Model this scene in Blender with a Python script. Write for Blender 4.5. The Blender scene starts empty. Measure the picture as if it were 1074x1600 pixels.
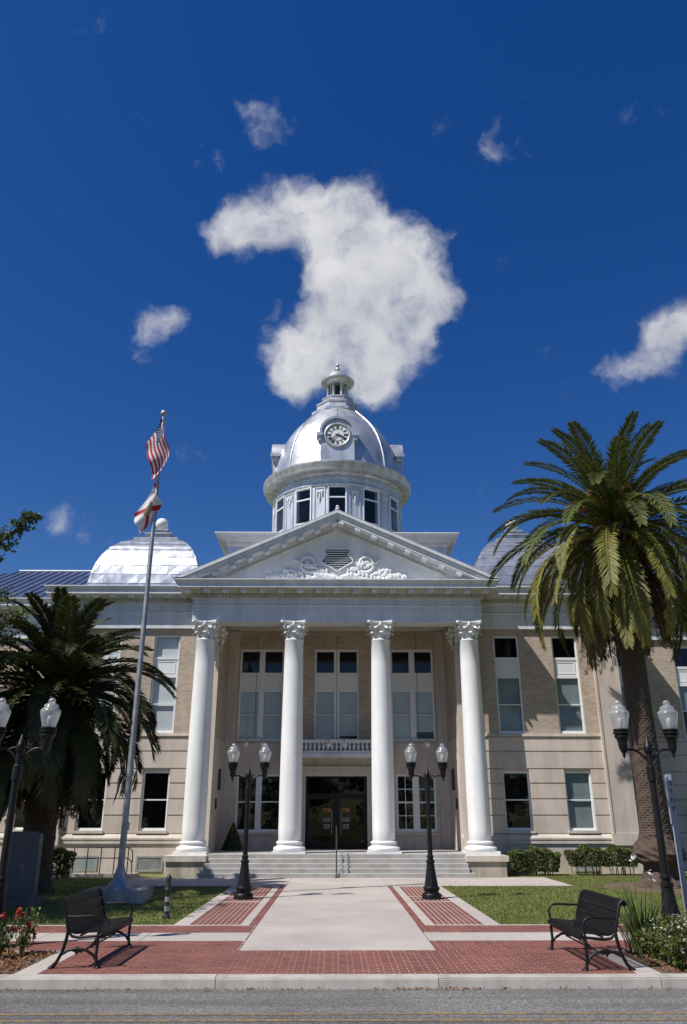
import bpy, math, random
from mathutils import Vector, Matrix
R = math.radians
PI = math.pi
random.seed(7)
scene = bpy.context.scene
col = scene.collection

# ------------------------------------------------------------------ camera
cd = bpy.data.cameras.new('camera')
cam = bpy.data.objects.new('camera', cd)
col.objects.link(cam)
cd.sensor_fit = 'VERTICAL'
cd.sensor_height = 36.0
cd.lens = 36.0 * 1220 / 1600
cd.clip_start = 0.1
cd.clip_end = 4000
cam.location = (-0.05, 0, 2.0)
cam.rotation_euler = (R(90 + 21.4), 0, R(-0.57))
scene.camera = cam

# ------------------------------------------------------------------ light
SUN = Vector((-2.15, -1.40, 3.45)).normalized()       # towards the sun
SUN_EL = math.asin(SUN.z)
SUN_AZ = math.atan2(SUN.x, SUN.y)
sd = bpy.data.lights.new('sun', 'SUN')
sd.energy = 5.0
sd.angle = R(0.53)
sd.color = (1.0, 0.965, 0.915)
sun = bpy.data.objects.new('sun', sd)
sun.rotation_euler = SUN.to_track_quat('Z', 'Y').to_euler()
sun.location = (-40, -20, 60)
col.objects.link(sun)

scene.view_settings.view_transform = 'Standard'
scene.view_settings.look = 'None'
scene.view_settings.exposure = 0.1
scene.view_settings.gamma = 1.0
scene.view_settings.use_curve_mapping = False
scene.cycles.max_bounces = 8
scene.cycles.diffuse_bounces = 4
scene.cycles.transparent_max_bounces = 16
scene.cycles.caustics_reflective = False
scene.cycles.caustics_refractive = False

world = bpy.data.worlds.new('World')
scene.world = world
world.use_nodes = True
wt = world.node_tree
wt.nodes.clear()
def wn(t, **k):
    n = wt.nodes.new(t)
    for a, b in k.items(): setattr(n, a, b)
    return n
def wl(a, b): wt.links.new(a, b)
w_out = wn('ShaderNodeOutputWorld')
w_bg = wn('ShaderNodeBackground')
w_bg.inputs['Strength'].default_value = 0.068
wl(w_bg.outputs[0], w_out.inputs[0])
sky = wn('ShaderNodeTexSky', sky_type='NISHITA', sun_disc=False, sun_elevation=SUN_EL, sun_rotation=SUN_AZ % (2 * PI),
         altitude=200, air_density=1.15, dust_density=0.4, ozone_density=4.0)
w_hs = wn('ShaderNodeHueSaturation')                  # polarised, dry-air blue over the whole sky
w_hs.inputs['Hue'].default_value = 0.5165
w_hs.inputs['Saturation'].default_value = 1.36
w_hs.inputs['Value'].default_value = 1.2
wl(sky.outputs[0], w_hs.inputs['Color'])
# fair-weather clouds, each a cluster of soft lobes at fixed compass directions (azimuth, elevation, radius in degrees, weight)
CLOUD = [(-11.4,40.4,1.5,.7),(-9.4,40.7,2.1,1),(-6.9,41.4,2.4,1),(-4.0,42.1,2.5,1),(-1.0,42.5,2.7,1),(1.3,41.9,2.7,1),(4.0,41.1,2.6,1),
 (6.0,40.4,2.1,1),(1.9,39.5,3.6,1),(5.0,38.2,3.1,1),(8.0,37.0,2.4,1),(10.0,35.9,1.5,.8),(0.3,37.4,3.2,1),(-1.6,38.3,1.7,.7),(3.6,35.2,3.4,1),(0.2,35.0,2.7,1),
 (-2.8,33.4,2.7,1),(-5.0,32.3,2.1,1),(1.0,32.5,3.0,1),(4.0,31.8,2.1,.9),(-2.2,31.1,1.9,.9),(-3.8,30.6,1.6,.8),(7.1,33.9,2.3,.8),
 (2.6,30.2,1.6,.8),(9.0,34.9,1.7,.4),(-8.3,47.6,1.9,.31),(-5.8,47.2,1.9,.3),(-9.3,48.2,1.2,.3),(-3.9,46.4,1.4,.3),
 (16.6,45.8,1.3,.2),(14.7,45.6,1.1,.3),(-11.2,44.2,1.8,.33),(-13.6,44.3,1.0,.3),(-14.8,34.2,1.7,.65),(-15.8,32.8,1.6,.5),(-13.8,34.7,1.3,.45),
 (27.0,31.7,2.0,.75),(28.7,31.9,2.3,.8),(25.2,32.2,1.3,.7),(23.6,30.0,2.0,.62),(21.5,30.3,1.4,.5),(25.8,30.2,2.0,.7),(19.2,28.0,2.1,.32),
 (17.4,29.2,1.7,.25),(-20.9,19.1,1.2,.7),(-19.0,18.5,.9,.4),(9.9,40.5,1.0,.5),(4.5,29.5,1.4,.6),
 (60,30,3,1),(64,31,3,1),(-62,24,3,1),(-100,40,3,1),(-104,42,3,1),(124,35,4,1),(170,28,3,1),(176,30,3,1)]
w_tc = wn('ShaderNodeTexCoord')
w_n0 = wn('ShaderNodeTexNoise'); w_n0.inputs['Scale'].default_value = 16.0; w_n0.inputs['Detail'].default_value = 7; w_n0.inputs['Roughness'].default_value = .55
w_off = wn('ShaderNodeVectorMath', operation='MULTIPLY_ADD')
w_off.inputs[1].default_value = (.058, .058, .058); w_off.inputs[2].default_value = (-.029, -.029, -.029)
w_add = wn('ShaderNodeVectorMath', operation='ADD')
wl(w_tc.outputs['Generated'], w_n0.inputs['Vector'])
wl(w_n0.outputs['Color'], w_off.inputs[0])
wl(w_tc.outputs['Generated'], w_add.inputs[0]); wl(w_off.outputs[0], w_add.inputs[1])
acc = None
for az, el, rr, wgt in CLOUD:
    d = (math.sin(R(az)) * math.cos(R(el)), math.cos(R(az)) * math.cos(R(el)), math.sin(R(el)))
    ds = wn('ShaderNodeVectorMath', operation='DISTANCE'); ds.inputs[1].default_value = d
    wl(w_add.outputs[0], ds.inputs[0])
    mr = wn('ShaderNodeMapRange', interpolation_type='SMOOTHSTEP')
    mr.inputs['From Min'].default_value = R(rr) * 1.44; mr.inputs['From Max'].default_value = 0
    mr.inputs['To Min'].default_value = 0; mr.inputs['To Max'].default_value = wgt
    wl(ds.outputs['Value'], mr.inputs['Value'])
    if acc is None: acc = mr.outputs[0]
    else:
        ad = wn('ShaderNodeMath', operation='ADD'); wl(acc, ad.inputs[0]); wl(mr.outputs[0], ad.inputs[1]); acc = ad.outputs[0]
cap = wn('ShaderNodeMath', operation='MINIMUM'); wl(acc, cap.inputs[0]); cap.inputs[1].default_value = 1.3
w_n1 = wn('ShaderNodeTexNoise'); w_n1.inputs['Scale'].default_value = 20; w_n1.inputs['Detail'].default_value = 11; w_n1.inputs['Roughness'].default_value = .6
wl(w_add.outputs[0], w_n1.inputs['Vector'])
w_ma = wn('ShaderNodeMath', operation='MULTIPLY_ADD'); w_ma.inputs[1].default_value = 2.6; w_ma.inputs[2].default_value = -1.3 - .57
wl(w_n1.outputs['Fac'], w_ma.inputs[0])
w_sum = wn('ShaderNodeMath', operation='MULTIPLY_ADD'); wl(cap.outputs[0], w_sum.inputs[0]); w_sum.inputs[1].default_value = 1.25; wl(w_ma.outputs[0], w_sum.inputs[2])
w_al = wn('ShaderNodeMapRange', interpolation_type='SMOOTHSTEP')
w_al.inputs['From Min'].default_value = -.22; w_al.inputs['From Max'].default_value = 1.3
wl(w_sum.outputs[0], w_al.inputs['Value'])
w_am2 = wn('ShaderNodeMath', operation='MULTIPLY'); wl(w_al.outputs[0], w_am2.inputs[0]); w_am2.inputs[1].default_value = .96
w_n2 = wn('ShaderNodeTexNoise'); w_n2.inputs['Scale'].default_value = 11; w_n2.inputs['Detail'].default_value = 5
wl(w_add.outputs[0], w_n2.inputs['Vector'])
w_cr = wn('ShaderNodeValToRGB')
w_cr.color_ramp.elements[0].position = .3; w_cr.color_ramp.elements[0].color = (6.6, 6.9, 7.6, 1)
w_cr.color_ramp.elements[1].position = .7; w_cr.color_ramp.elements[1].color = (10.4, 10.5, 10.7, 1)
wl(w_n2.outputs['Fac'], w_cr.inputs[0])
w_mix = wn('ShaderNodeMix', data_type='RGBA')
wl(w_am2.outputs[0], w_mix.inputs['Factor']); wl(w_hs.outputs[0], w_mix.inputs['A']); wl(w_cr.outputs[0], w_mix.inputs['B'])
wl(w_mix.outputs['Result'], w_bg.inputs['Color'])

# ------------------------------------------------------------------ materials
def new_mat(name):
    m = bpy.data.materials.new(name); m.use_nodes = True
    nt = m.node_tree
    return m, nt, nt.nodes['Principled BSDF']
def noise(nt, vec, scale, detail=4, rough=.55):
    n = nt.nodes.new('ShaderNodeTexNoise')
    n.inputs['Scale'].default_value = scale; n.inputs['Detail'].default_value = detail; n.inputs['Roughness'].default_value = rough
    if vec is not None: nt.links.new(vec, n.inputs['Vector'])
    return n
def ramp(nt, fac, c0, c1, p0=.3, p1=.7):
    r = nt.nodes.new('ShaderNodeValToRGB')
    r.color_ramp.elements[0].position = p0; r.color_ramp.elements[0].color = (*c0, 1)
    r.color_ramp.elements[1].position = p1; r.color_ramp.elements[1].color = (*c1, 1)
    nt.links.new(fac, r.inputs[0]); return r
def mixc(nt, fac, a, b, mode='MIX'):
    m = nt.nodes.new('ShaderNodeMix'); m.data_type = 'RGBA'; m.blend_type = mode
    for s, x in (('Factor', fac), ('A', a), ('B', b)):
        if hasattr(x, 'links'): nt.links.new(x, m.inputs[s])
        elif isinstance(x, (int, float)): m.inputs[s].default_value = x
        else: m.inputs[s].default_value = (*x, 1)
    return m.outputs['Result']
def mul(c, k): return tuple(min(1, x * k) for x in c)
def mat(name, c, rough=.6, var=.12, scale=2.5, bump=0, bscale=60, metal=0, spec=.5, streak=0, rnd=0, fine=.08, c2=None, dirt=None, spots=0):
    """painted / mineral / metal surface: broad tone drift, fine grain, optional vertical weather streaks and per-piece tone"""
    m, nt, b = new_mat(name)
    tc = nt.nodes.new('ShaderNodeTexCoord').outputs['Object']
    n1 = noise(nt, tc, scale, 5)
    out = ramp(nt, n1.outputs['Fac'], mul(c, 1 - var), c2 or mul(c, 1 + var)).outputs[0]
    if fine:
        n2 = noise(nt, tc, bscale * .7, 3, .7)
        g = ramp(nt, n2.outputs['Fac'], (1 - fine,) * 3, (1 + fine,) * 3, .25, .75)
        out = mixc(nt, 1.0, out, g.outputs[0], 'MULTIPLY')
    if streak:
        mp = nt.nodes.new('ShaderNodeMapping'); mp.inputs['Scale'].default_value = (1.1, 1.1, .16)
        nt.links.new(tc, mp.inputs[0])
        n3 = noise(nt, mp.outputs[0], 2.2, 6, .62)
        g = ramp(nt, n3.outputs['Fac'], dirt or (1 - streak, 1 - streak * 1.05, 1 - streak * 1.15), (1, 1, 1), .38, .56)
        out = mixc(nt, 1.0, out, g.outputs[0], 'MULTIPLY')
    if spots:
        for sc_, p0, p1 in ((1.7, .56, .72), (6.5, .64, .74)):
            n5 = noise(nt, tc, sc_, 6, .7)
            g = ramp(nt, n5.outputs['Fac'], (1, 1, 1), (1 - spots, 1 - spots * 1.03, 1 - spots * 1.08), p0, p1)
            out = mixc(nt, 1.0, out, g.outputs[0], 'MULTIPLY')
    if rnd:
        oi = nt.nodes.new('ShaderNodeObjectInfo')
        g = ramp(nt, oi.outputs['Random'], (1 - rnd,) * 3, (1 + rnd * .7,) * 3, 0, 1)
        out = mixc(nt, 1.0, out, g.outputs[0], 'MULTIPLY')
    nt.links.new(out, b.inputs['Base Color'])
    b.inputs['Metallic'].default_value = metal
    b.inputs['Specular IOR Level'].default_value = spec
    rr = ramp(nt, n1.outputs['Fac'], (max(.02, rough - .07),) * 3, (min(1, rough + .07),) * 3)
    nt.links.new(rr.outputs[0], b.inputs['Roughness'])
    if bump:
        bn = nt.nodes.new('ShaderNodeBump'); bn.inputs['Strength'].default_value = bump; bn.inputs['Distance'].default_value = .02
        nb = noise(nt, tc, bscale, 4, .65)
        nt.links.new(nb.outputs['Fac'], bn.inputs['Height']); nt.links.new(bn.outputs[0], b.inputs['Normal'])
    return m
M = {}
M['white'] = mat('white_paint', (.82, .82, .81), .5, .04, 1.2, .06, 30, streak=.10, fine=.03)
M['frieze'] = mat('frieze_paint', (.72, .74, .77), .55, .06, .8, .05, 25, streak=.14, fine=.03)
M['stone'] = mat('limestone', (.605, .52, .45), .8, .09, .7, .12, 70, streak=.16, rnd=.04, fine=.06)
M['stone_trim'] = mat('limestone_trim', (.61, .54, .46), .8, .07, .9, .12, 70, streak=.15, fine=.06)
M['pier'] = mat('pier_stone', (.52, .45, .37), .85, .1, 1.5, .2, 50, streak=.28, fine=.08)
M['ceiling'] = mat('porch_ceiling_paint', (.66, .61, .53), .6, .05, 1.5, .05, 40, fine=.02)
M['shaded_trim'] = mat('shaded_trim_paint', (.60, .56, .49), .6, .08, 1.5, .05, 40, streak=.15, fine=.03)  # tan shade under the cornices put into the colour of the frieze paint
M['step'] = mat('step_concrete', (.40, .385, .36), .85, .1, 2.2, .2, 60, streak=.12, fine=.08)
M['concrete'] = mat('walk_concrete', (.43, .382, .34), .88, .12, .55, .15, 90, fine=.1, rnd=.05, spots=.2)
M['kerb'] = mat('kerb_concrete', (.43, .40, .355), .88, .12, 1.2, .2, 70, fine=.12, streak=.12, rnd=.06, spots=.32)
M['sash'] = mat('sash_paint', (.78, .79, .79), .4, .03, 3, fine=.02)
M['black'] = mat('black_enamel', (.008, .008, .009), .42, .2, 9, .08, 60, spec=.32, fine=.1)
M['iron'] = mat('dark_iron', (.03, .028, .027), .5, .2, 9, .1, 60)
M['galv'] = mat('galvanised_steel', (.36, .37, .385), .52, .15, 5, .05, 40, metal=.6, streak=.2)
M['signmetal'] = mat('sign_post_metal', (.42, .46, .53), .5, .1, 4, .05, 40, metal=.2, streak=.2)
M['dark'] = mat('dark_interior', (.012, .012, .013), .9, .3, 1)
M['louvre'] = mat('louvre_dark', (.035, .04, .045), .6, .2, 3)
M['silver'] = mat('silver_dome_metal', (.62, .63, .645), .40, .09, 1.3, .12, 7, metal=.66, streak=.2, rnd=.03, fine=.04)
M['silver_soft'] = mat('silver_drum_paint', (.62, .65, .70), .45, .06, 1.3, .08, 10, metal=.35, streak=.16, fine=.03)
M['silver_trim'] = mat('silver_trim', (.58, .59, .61), .42, .1, 2.5, .08, 12, metal=.45, streak=.3)
M['shingle'] = mat('silver_shingle', (.50, .515, .545), .40, .06, 3, .12, 9, metal=.72, rnd=.1, fine=.04)
M['roofblue'] = mat('standing_seam_metal', (.10, .125, .21), .35, .1, 2, metal=.3, fine=.03)
M['rooftar'] = mat('roof_sheet', (.34, .34, .35), .7, .15, 1.5, .1, 40)
M['soil'] = mat('soil', (.13, .085, .055), .95, .3, 3, .5, 30, fine=.3)
M['granite'] = mat('grey_granite', (.09, .09, .095), .55, .15, 3, .05, 200, fine=.25)
M['block'] = mat('block_concrete', (.36, .35, .33), .85, .15, 2, .2, 60, streak=.25, fine=.1)
M['clockface'] = mat('clock_face', (.78, .79, .80), .35, .03, 4, fine=0)
M['blind_white'] = mat('white_window_blind', (.80, .81, .80), .7, .05, 2, fine=.02)
M['blind_shade'] = mat('roller_blind', (.56, .59, .59), .7, .1, 1.5, fine=.02, rnd=.12)
M['blind'] = mat('window_blind_shaded', (.27, .31, .31), .7, .08, 2, fine=.02)  # darker blind copy: part shade on the right wing put into the colour
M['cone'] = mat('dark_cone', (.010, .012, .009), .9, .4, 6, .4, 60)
M['globe_white'] = mat('opal_globe', (.62, .60, .56), .2, .05, 4, fine=0)

def brickwall(name, c, cm, bw=.21, bh=.068):
    m, nt, b = new_mat(name)
    tc = nt.nodes.new('ShaderNodeTexCoord').outputs['Object']
    sp = nt.nodes.new('ShaderNodeSeparateXYZ'); nt.links.new(tc, sp.inputs[0])
    ad = nt.nodes.new('ShaderNodeMath'); ad.operation = 'ADD'
    nt.links.new(sp.outputs[0], ad.inputs[0]); nt.links.new(sp.outputs[1], ad.inputs[1])
    cx = nt.nodes.new('ShaderNodeCombineXYZ'); nt.links.new(ad.outputs[0], cx.inputs[0]); nt.links.new(sp.outputs[2], cx.inputs[1])
    br = nt.nodes.new('ShaderNodeTexBrick')
    br.inputs['Scale'].default_value = 1; br.inputs['Brick Width'].default_value = bw; br.inputs['Row Height'].default_value = bh
    br.inputs['Mortar Size'].default_value = .006; br.inputs['Color1'].default_value = (*mul(c, .80), 1)
    br.inputs['Color2'].default_value = (*mul(c, 1.12), 1); br.inputs['Mortar'].default_value = (*cm, 1)
    nt.links.new(cx.outputs[0], br.inputs['Vector'])
    n = noise(nt, tc, .8, 5)
    g = ramp(nt, n.outputs['Fac'], (.88,) * 3, (1.07,) * 3)
    nt.links.new(mixc(nt, 1.0, br.outputs['Color'], g.outputs[0], 'MULTIPLY'), b.inputs['Base Color'])
    bn = nt.nodes.new('ShaderNodeBump'); bn.inputs['Strength'].default_value = .35; bn.inputs['Distance'].default_value = -.01
    nt.links.new(br.outputs['Fac'], bn.inputs['Height']); nt.links.new(bn.outputs[0], b.inputs['Normal'])
    b.inputs['Roughness'].default_value = .85
    return m
M['brick'] = brickwall('tan_brick', (.50, .395, .305), (.47, .41, .34))

def glassmat(name, tint=(.88, .92, .93), base=.015):
    m, nt, b = new_mat(name)
    nt.nodes.remove(b)
    tr = nt.nodes.new('ShaderNodeBsdfTransparent'); tr.inputs[0].default_value = (*tint, 1)
    gl = nt.nodes.new('ShaderNodeBsdfGlossy'); gl.inputs['Roughness'].default_value = .02; gl.inputs[0].default_value = (.72, .76, .82, 1)
    tc = nt.nodes.new('ShaderNodeTexCoord').outputs['Object']
    nz = noise(nt, tc, 1.6, 2)
    bn = nt.nodes.new('ShaderNodeBump'); bn.inputs['Strength'].default_value = .06; bn.inputs['Distance'].default_value = .05
    nt.links.new(nz.outputs['Fac'], bn.inputs['Height']); nt.links.new(bn.outputs[0], gl.inputs['Normal'])
    fr = nt.nodes.new('ShaderNodeFresnel'); 
    ge = nt.nodes.new('ShaderNodeNewGeometry'); mr = nt.nodes.new('ShaderNodeMapRange')   # single-sheet pane: same reflectance from both sides
    mr.inputs['To Min'].default_value = 1.46; mr.inputs['To Max'].default_value = 1 / 1.46
    nt.links.new(ge.outputs['Backfacing'], mr.inputs['Value']); nt.links.new(mr.outputs[0], fr.inputs[0])
    mx = nt.nodes.new('ShaderNodeMixShader')
    ad = nt.nodes.new('ShaderNodeMath'); ad.operation = 'ADD'; ad.inputs[1].default_value = base
    nt.links.new(fr.outputs[0], ad.inputs[0]); nt.links.new(ad.outputs[0], mx.inputs[0])
    nt.links.new(tr.outputs[0], mx.inputs[1]); nt.links.new(gl.outputs[0], mx.inputs[2])
    nt.links.new(mx.outputs[0], nt.nodes['Material Output'].inputs[0])
    return m
M['glass'] = glassmat('window_glass')
M['doorglass'] = glassmat('door_glass', (.3, .3, .3), .0)

def globemat():
    m, nt, b = new_mat('prismatic_globe_glass')
    nt.nodes.remove(b)
    tr = nt.nodes.new('ShaderNodeBsdfTransparent'); tr.inputs[0].default_value = (.95, .96, .97, 1)
    df = nt.nodes.new('ShaderNodeBsdfTranslucent'); df.inputs[0].default_value = (.85, .87, .88, 1)
    d2 = nt.nodes.new('ShaderNodeBsdfDiffuse'); d2.inputs[0].default_value = (.75, .77, .78, 1)
    gl = nt.nodes.new('ShaderNodeBsdfGlossy'); gl.inputs['Roughness'].default_value = .08
    def mx(f, a, c):
        x = nt.nodes.new('ShaderNodeMixShader'); x.inputs[0].default_value = f
        nt.links.new(a, x.inputs[1]); nt.links.new(c, x.inputs[2]); return x.outputs[0]
    body = mx(.5, df.outputs[0], d2.outputs[0])
    body = mx(.36, tr.outputs[0], body)
    body = mx(.12, body, gl.outputs[0])
    nt.links.new(body, nt.nodes['Material Output'].inputs[0])
    return m
M['globe'] = globemat()

def leafmat(name, c, c2, trans=.25, rnd=.2, nscale=1.2, rough=.5):
    m, nt, b = new_mat(name)
    tc = nt.nodes.new('ShaderNodeTexCoord').outputs['Object']
    n = noise(nt, tc, nscale, 4, .7)
    out = ramp(nt, n.outputs['Fac'], c, c2, .3, .7).outputs[0]
    oi = nt.nodes.new('ShaderNodeObjectInfo')
    g = ramp(nt, oi.outputs['Random'], (1 - rnd,) * 3, (1 + rnd,) * 3, 0, 1)
    out = mixc(nt, 1.0, out, g.outputs[0], 'MULTIPLY')
    nt.links.new(out, b.inputs['Base Color'])
    b.inputs['Roughness'].default_value = rough
    b.inputs['Specular IOR Level'].default_value = .35
    tl = nt.nodes.new('ShaderNodeBsdfTranslucent'); nt.links.new(out, tl.inputs[0])
    mx = nt.nodes.new('ShaderNodeMixShader'); mx.inputs[0].default_value = trans
    nt.links.new(b.outputs[0], mx.inputs[1]); nt.links.new(tl.outputs[0], mx.inputs[2])
    nt.links.new(mx.outputs[0], nt.nodes['Material Output'].inputs[0])
    return m
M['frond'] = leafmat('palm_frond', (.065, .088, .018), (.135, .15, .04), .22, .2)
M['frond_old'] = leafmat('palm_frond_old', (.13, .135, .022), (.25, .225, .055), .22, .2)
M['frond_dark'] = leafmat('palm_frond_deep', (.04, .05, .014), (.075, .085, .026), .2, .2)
M['frond_dead'] = leafmat('palm_frond_dead', (.10, .06, .035), (.20, .135, .085), .1, .25, rough=.8)
M['oakleaf'] = leafmat('oak_leaf', (.045, .07, .016), (.12, .155, .04), .3, .1, 3)
M['hedgeleaf'] = leafmat('hedge_leaf', (.05, .072, .018), (.14, .165, .045), .25, .1, 6)
M['jasmine'] = leafmat('jasmine_leaf', (.055, .085, .018), (.15, .17, .04), .25, .1, 7)
M['strap'] = leafmat('strap_leaf', (.06, .10, .025), (.13, .17, .05), .25, .1, 4)
M['roseleaf'] = leafmat('rose_leaf', (.06, .09, .025), (.16, .17, .05), .25, .1, 7)
M['blade'] = leafmat('grass_blade', (.115, .155, .028), (.24, .255, .07), .3, .0, 2.2)
M['petal_red'] = leafmat('red_petal', (.45, .02, .03), (.65, .05, .06), .3, .1)
M['petal_white'] = leafmat('white_petal', (.7, .68, .66), (.85, .83, .8), .3, .05)
M['datestalk'] = leafmat('palm_flower_stalk', (.26, .11, .04), (.42, .20, .07), .1, .15, 9, .8)
M['litter'] = leafmat('dry_leaf', (.13, .06, .03), (.36, .19, .10), .15, .0, 14, .8)
M['bark'] = mat('tree_bark', (.10, .08, .065), .9, .3, 4, .6, 25, fine=.25)
M['palmbark'] = mat('palm_bark', (.08, .054, .04), .92, .28, 5, .5, 30, fine=.25)
M['boot'] = mat('palm_boot', (.23, .17, .12), .9, .3, 6, .4, 30, fine=.25)

def sheetmat(name, fn):
    m, nt, b = new_mat(name)
    tc = nt.nodes.new('ShaderNodeTexCoord').outputs['Object']
    fn(nt, b, tc); return m
def f_asphalt(nt, b, tc):
    n = noise(nt, tc, .5, 6, .6)
    base = ramp(nt, n.outputs['Fac'], (.125, .119, .112), (.168, .160, .150), .3, .7).outputs[0]
    mp = nt.nodes.new('ShaderNodeMapping'); mp.inputs['Scale'].default_value = (.12, 1.6, 1); nt.links.new(tc, mp.inputs[0])
    n4 = noise(nt, mp.outputs[0], 1.0, 4, .6)
    base = mixc(nt, 1.0, base, ramp(nt, n4.outputs['Fac'], (.66,) * 3, (1.12,) * 3, .36, .60).outputs[0], 'MULTIPLY')
    v = nt.nodes.new('ShaderNodeTexVoronoi'); v.inputs['Scale'].default_value = 55; nt.links.new(tc, v.inputs['Vector'])
    base = mixc(nt, 1.0, base, ramp(nt, v.outputs['Color'], (.42,) * 3, (1.62,) * 3, .1, .9).outputs[0], 'MULTIPLY')
    n3 = noise(nt, tc, 130, 2, .7)
    base = mixc(nt, 1.0, base, ramp(nt, n3.outputs['Fac'], (.72,) * 3, (1.35,) * 3, .35, .68).outputs[0], 'MULTIPLY')
    nt.links.new(base, b.inputs['Base Color']); b.inputs['Roughness'].default_value = .88
    bn = nt.nodes.new('ShaderNodeBump'); bn.inputs['Strength'].default_value = .5; bn.inputs['Distance'].default_value = .008
    nt.links.new(v.outputs['Distance'], bn.inputs['Height']); nt.links.new(bn.outputs[0], b.inputs['Normal'])
M['asphalt'] = sheetmat('asphalt', f_asphalt)
def f_yellow(nt, b, tc):
    n = noise(nt, tc, 9, 7, .75)
    base = ramp(nt, n.outputs['Fac'], (.13, .118, .10), (.30, .18, .06), .44, .58).outputs[0]
    nt.links.new(base, b.inputs['Base Color']); b.inputs['Roughness'].default_value = .8
M['yellow'] = sheetmat('worn_yellow_paint', f_yellow)
def f_lawn(nt, b, tc):
    n = noise(nt, tc, .7, 5, .65)
    base = ramp(nt, n.outputs['Fac'], (.12, .14, .035), (.21, .215, .07), .35, .68).outputs[0]
    n2 = noise(nt, tc, 22, 5, .75)
    base = mixc(nt, 1.0, base, ramp(nt, n2.outputs['Fac'], (.5,) * 3, (1.35,) * 3, .3, .7).outputs[0], 'MULTIPLY')
    nt.links.new(base, b.inputs['Base Color']); b.inputs['Roughness'].default_value = .9
M['lawn'] = sheetmat('lawn_turf', f_lawn)
def f_mortar(nt, b, tc):
    n = noise(nt, tc, 30, 4, .7)
    nt.links.new(ramp(nt, n.outputs['Fac'], (.46, .40, .35), (.64, .58, .52)).outputs[0], b.inputs['Base Color'])
    b.inputs['Roughness'].default_value = .95
M['mortar'] = sheetmat('joint_sand', f_mortar)
def f_paver(nt, b, tc):
    geo = nt.nodes.new('ShaderNodeNewGeometry')
    n = noise(nt, geo.outputs['Position'], 1.1, 5, .6)
    base = ramp(nt, n.outputs['Fac'], (.165, .058, .044), (.24, .092, .07), .3, .7).outputs[0]
    wn2 = nt.nodes.new('ShaderNodeTexWhiteNoise'); wn2.noise_dimensions = '3D'
    sn = nt.nodes.new('ShaderNodeVectorMath'); sn.operation = 'SNAP'; sn.inputs[1].default_value = (.213, .104, 5)
    nt.links.new(geo.outputs['Position'], sn.inputs[0]); nt.links.new(sn.outputs[0], wn2.inputs['Vector'])
    base = mixc(nt, 1.0, base, ramp(nt, wn2.outputs['Value'], (.84,) * 3, (1.14,) * 3, 0, 1).outputs[0], 'MULTIPLY')
    n2 = noise(nt, geo.outputs['Position'], 60, 3, .7)
    base = mixc(nt, 1.0, base, ramp(nt, n2.outputs['Fac'], (.85,) * 3, (1.15,) * 3).outputs[0], 'MULTIPLY')
    nt.links.new(base, b.inputs['Base Color']); b.inputs['Roughness'].default_value = .85
M['paver'] = sheetmat('red_paver', f_paver)
def flat(name, c, rough=.7):
    m, nt, b = new_mat(name)
    tc = nt.nodes.new('ShaderNodeTexCoord').outputs['Object']
    n = noise(nt, tc, 20, 3)
    nt.links.new(ramp(nt, n.outputs['Fac'], mul(c, .92), mul(c, 1.06)).outputs[0], b.inputs['Base Color'])
    b.inputs['Roughness'].default_value = rough
    return m
def clothmat(name, c):
    m = leafmat(name, mul(c, .93), mul(c, 1.05), .3, 0, 6, .8); return m
M['flag_red'] = clothmat('flag_red', (.50, .03, .05)); M['flag_white'] = clothmat('flag_white', (.78, .77, .76)); M['flag_blue'] = clothmat('flag_blue', (.02, .03, .12))
M['seal'] = clothmat('flag_seal', (.32, .26, .14))
M['numeral'] = flat('numeral_black', (.015, .015, .016), .5)
M['amber'] = flat('amber_notice', (.42, .20, .04)); M['paper'] = flat('paper_notice', (.32, .31, .28)); M['letter'] = flat('letter_black', (.02, .02, .025))

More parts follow.
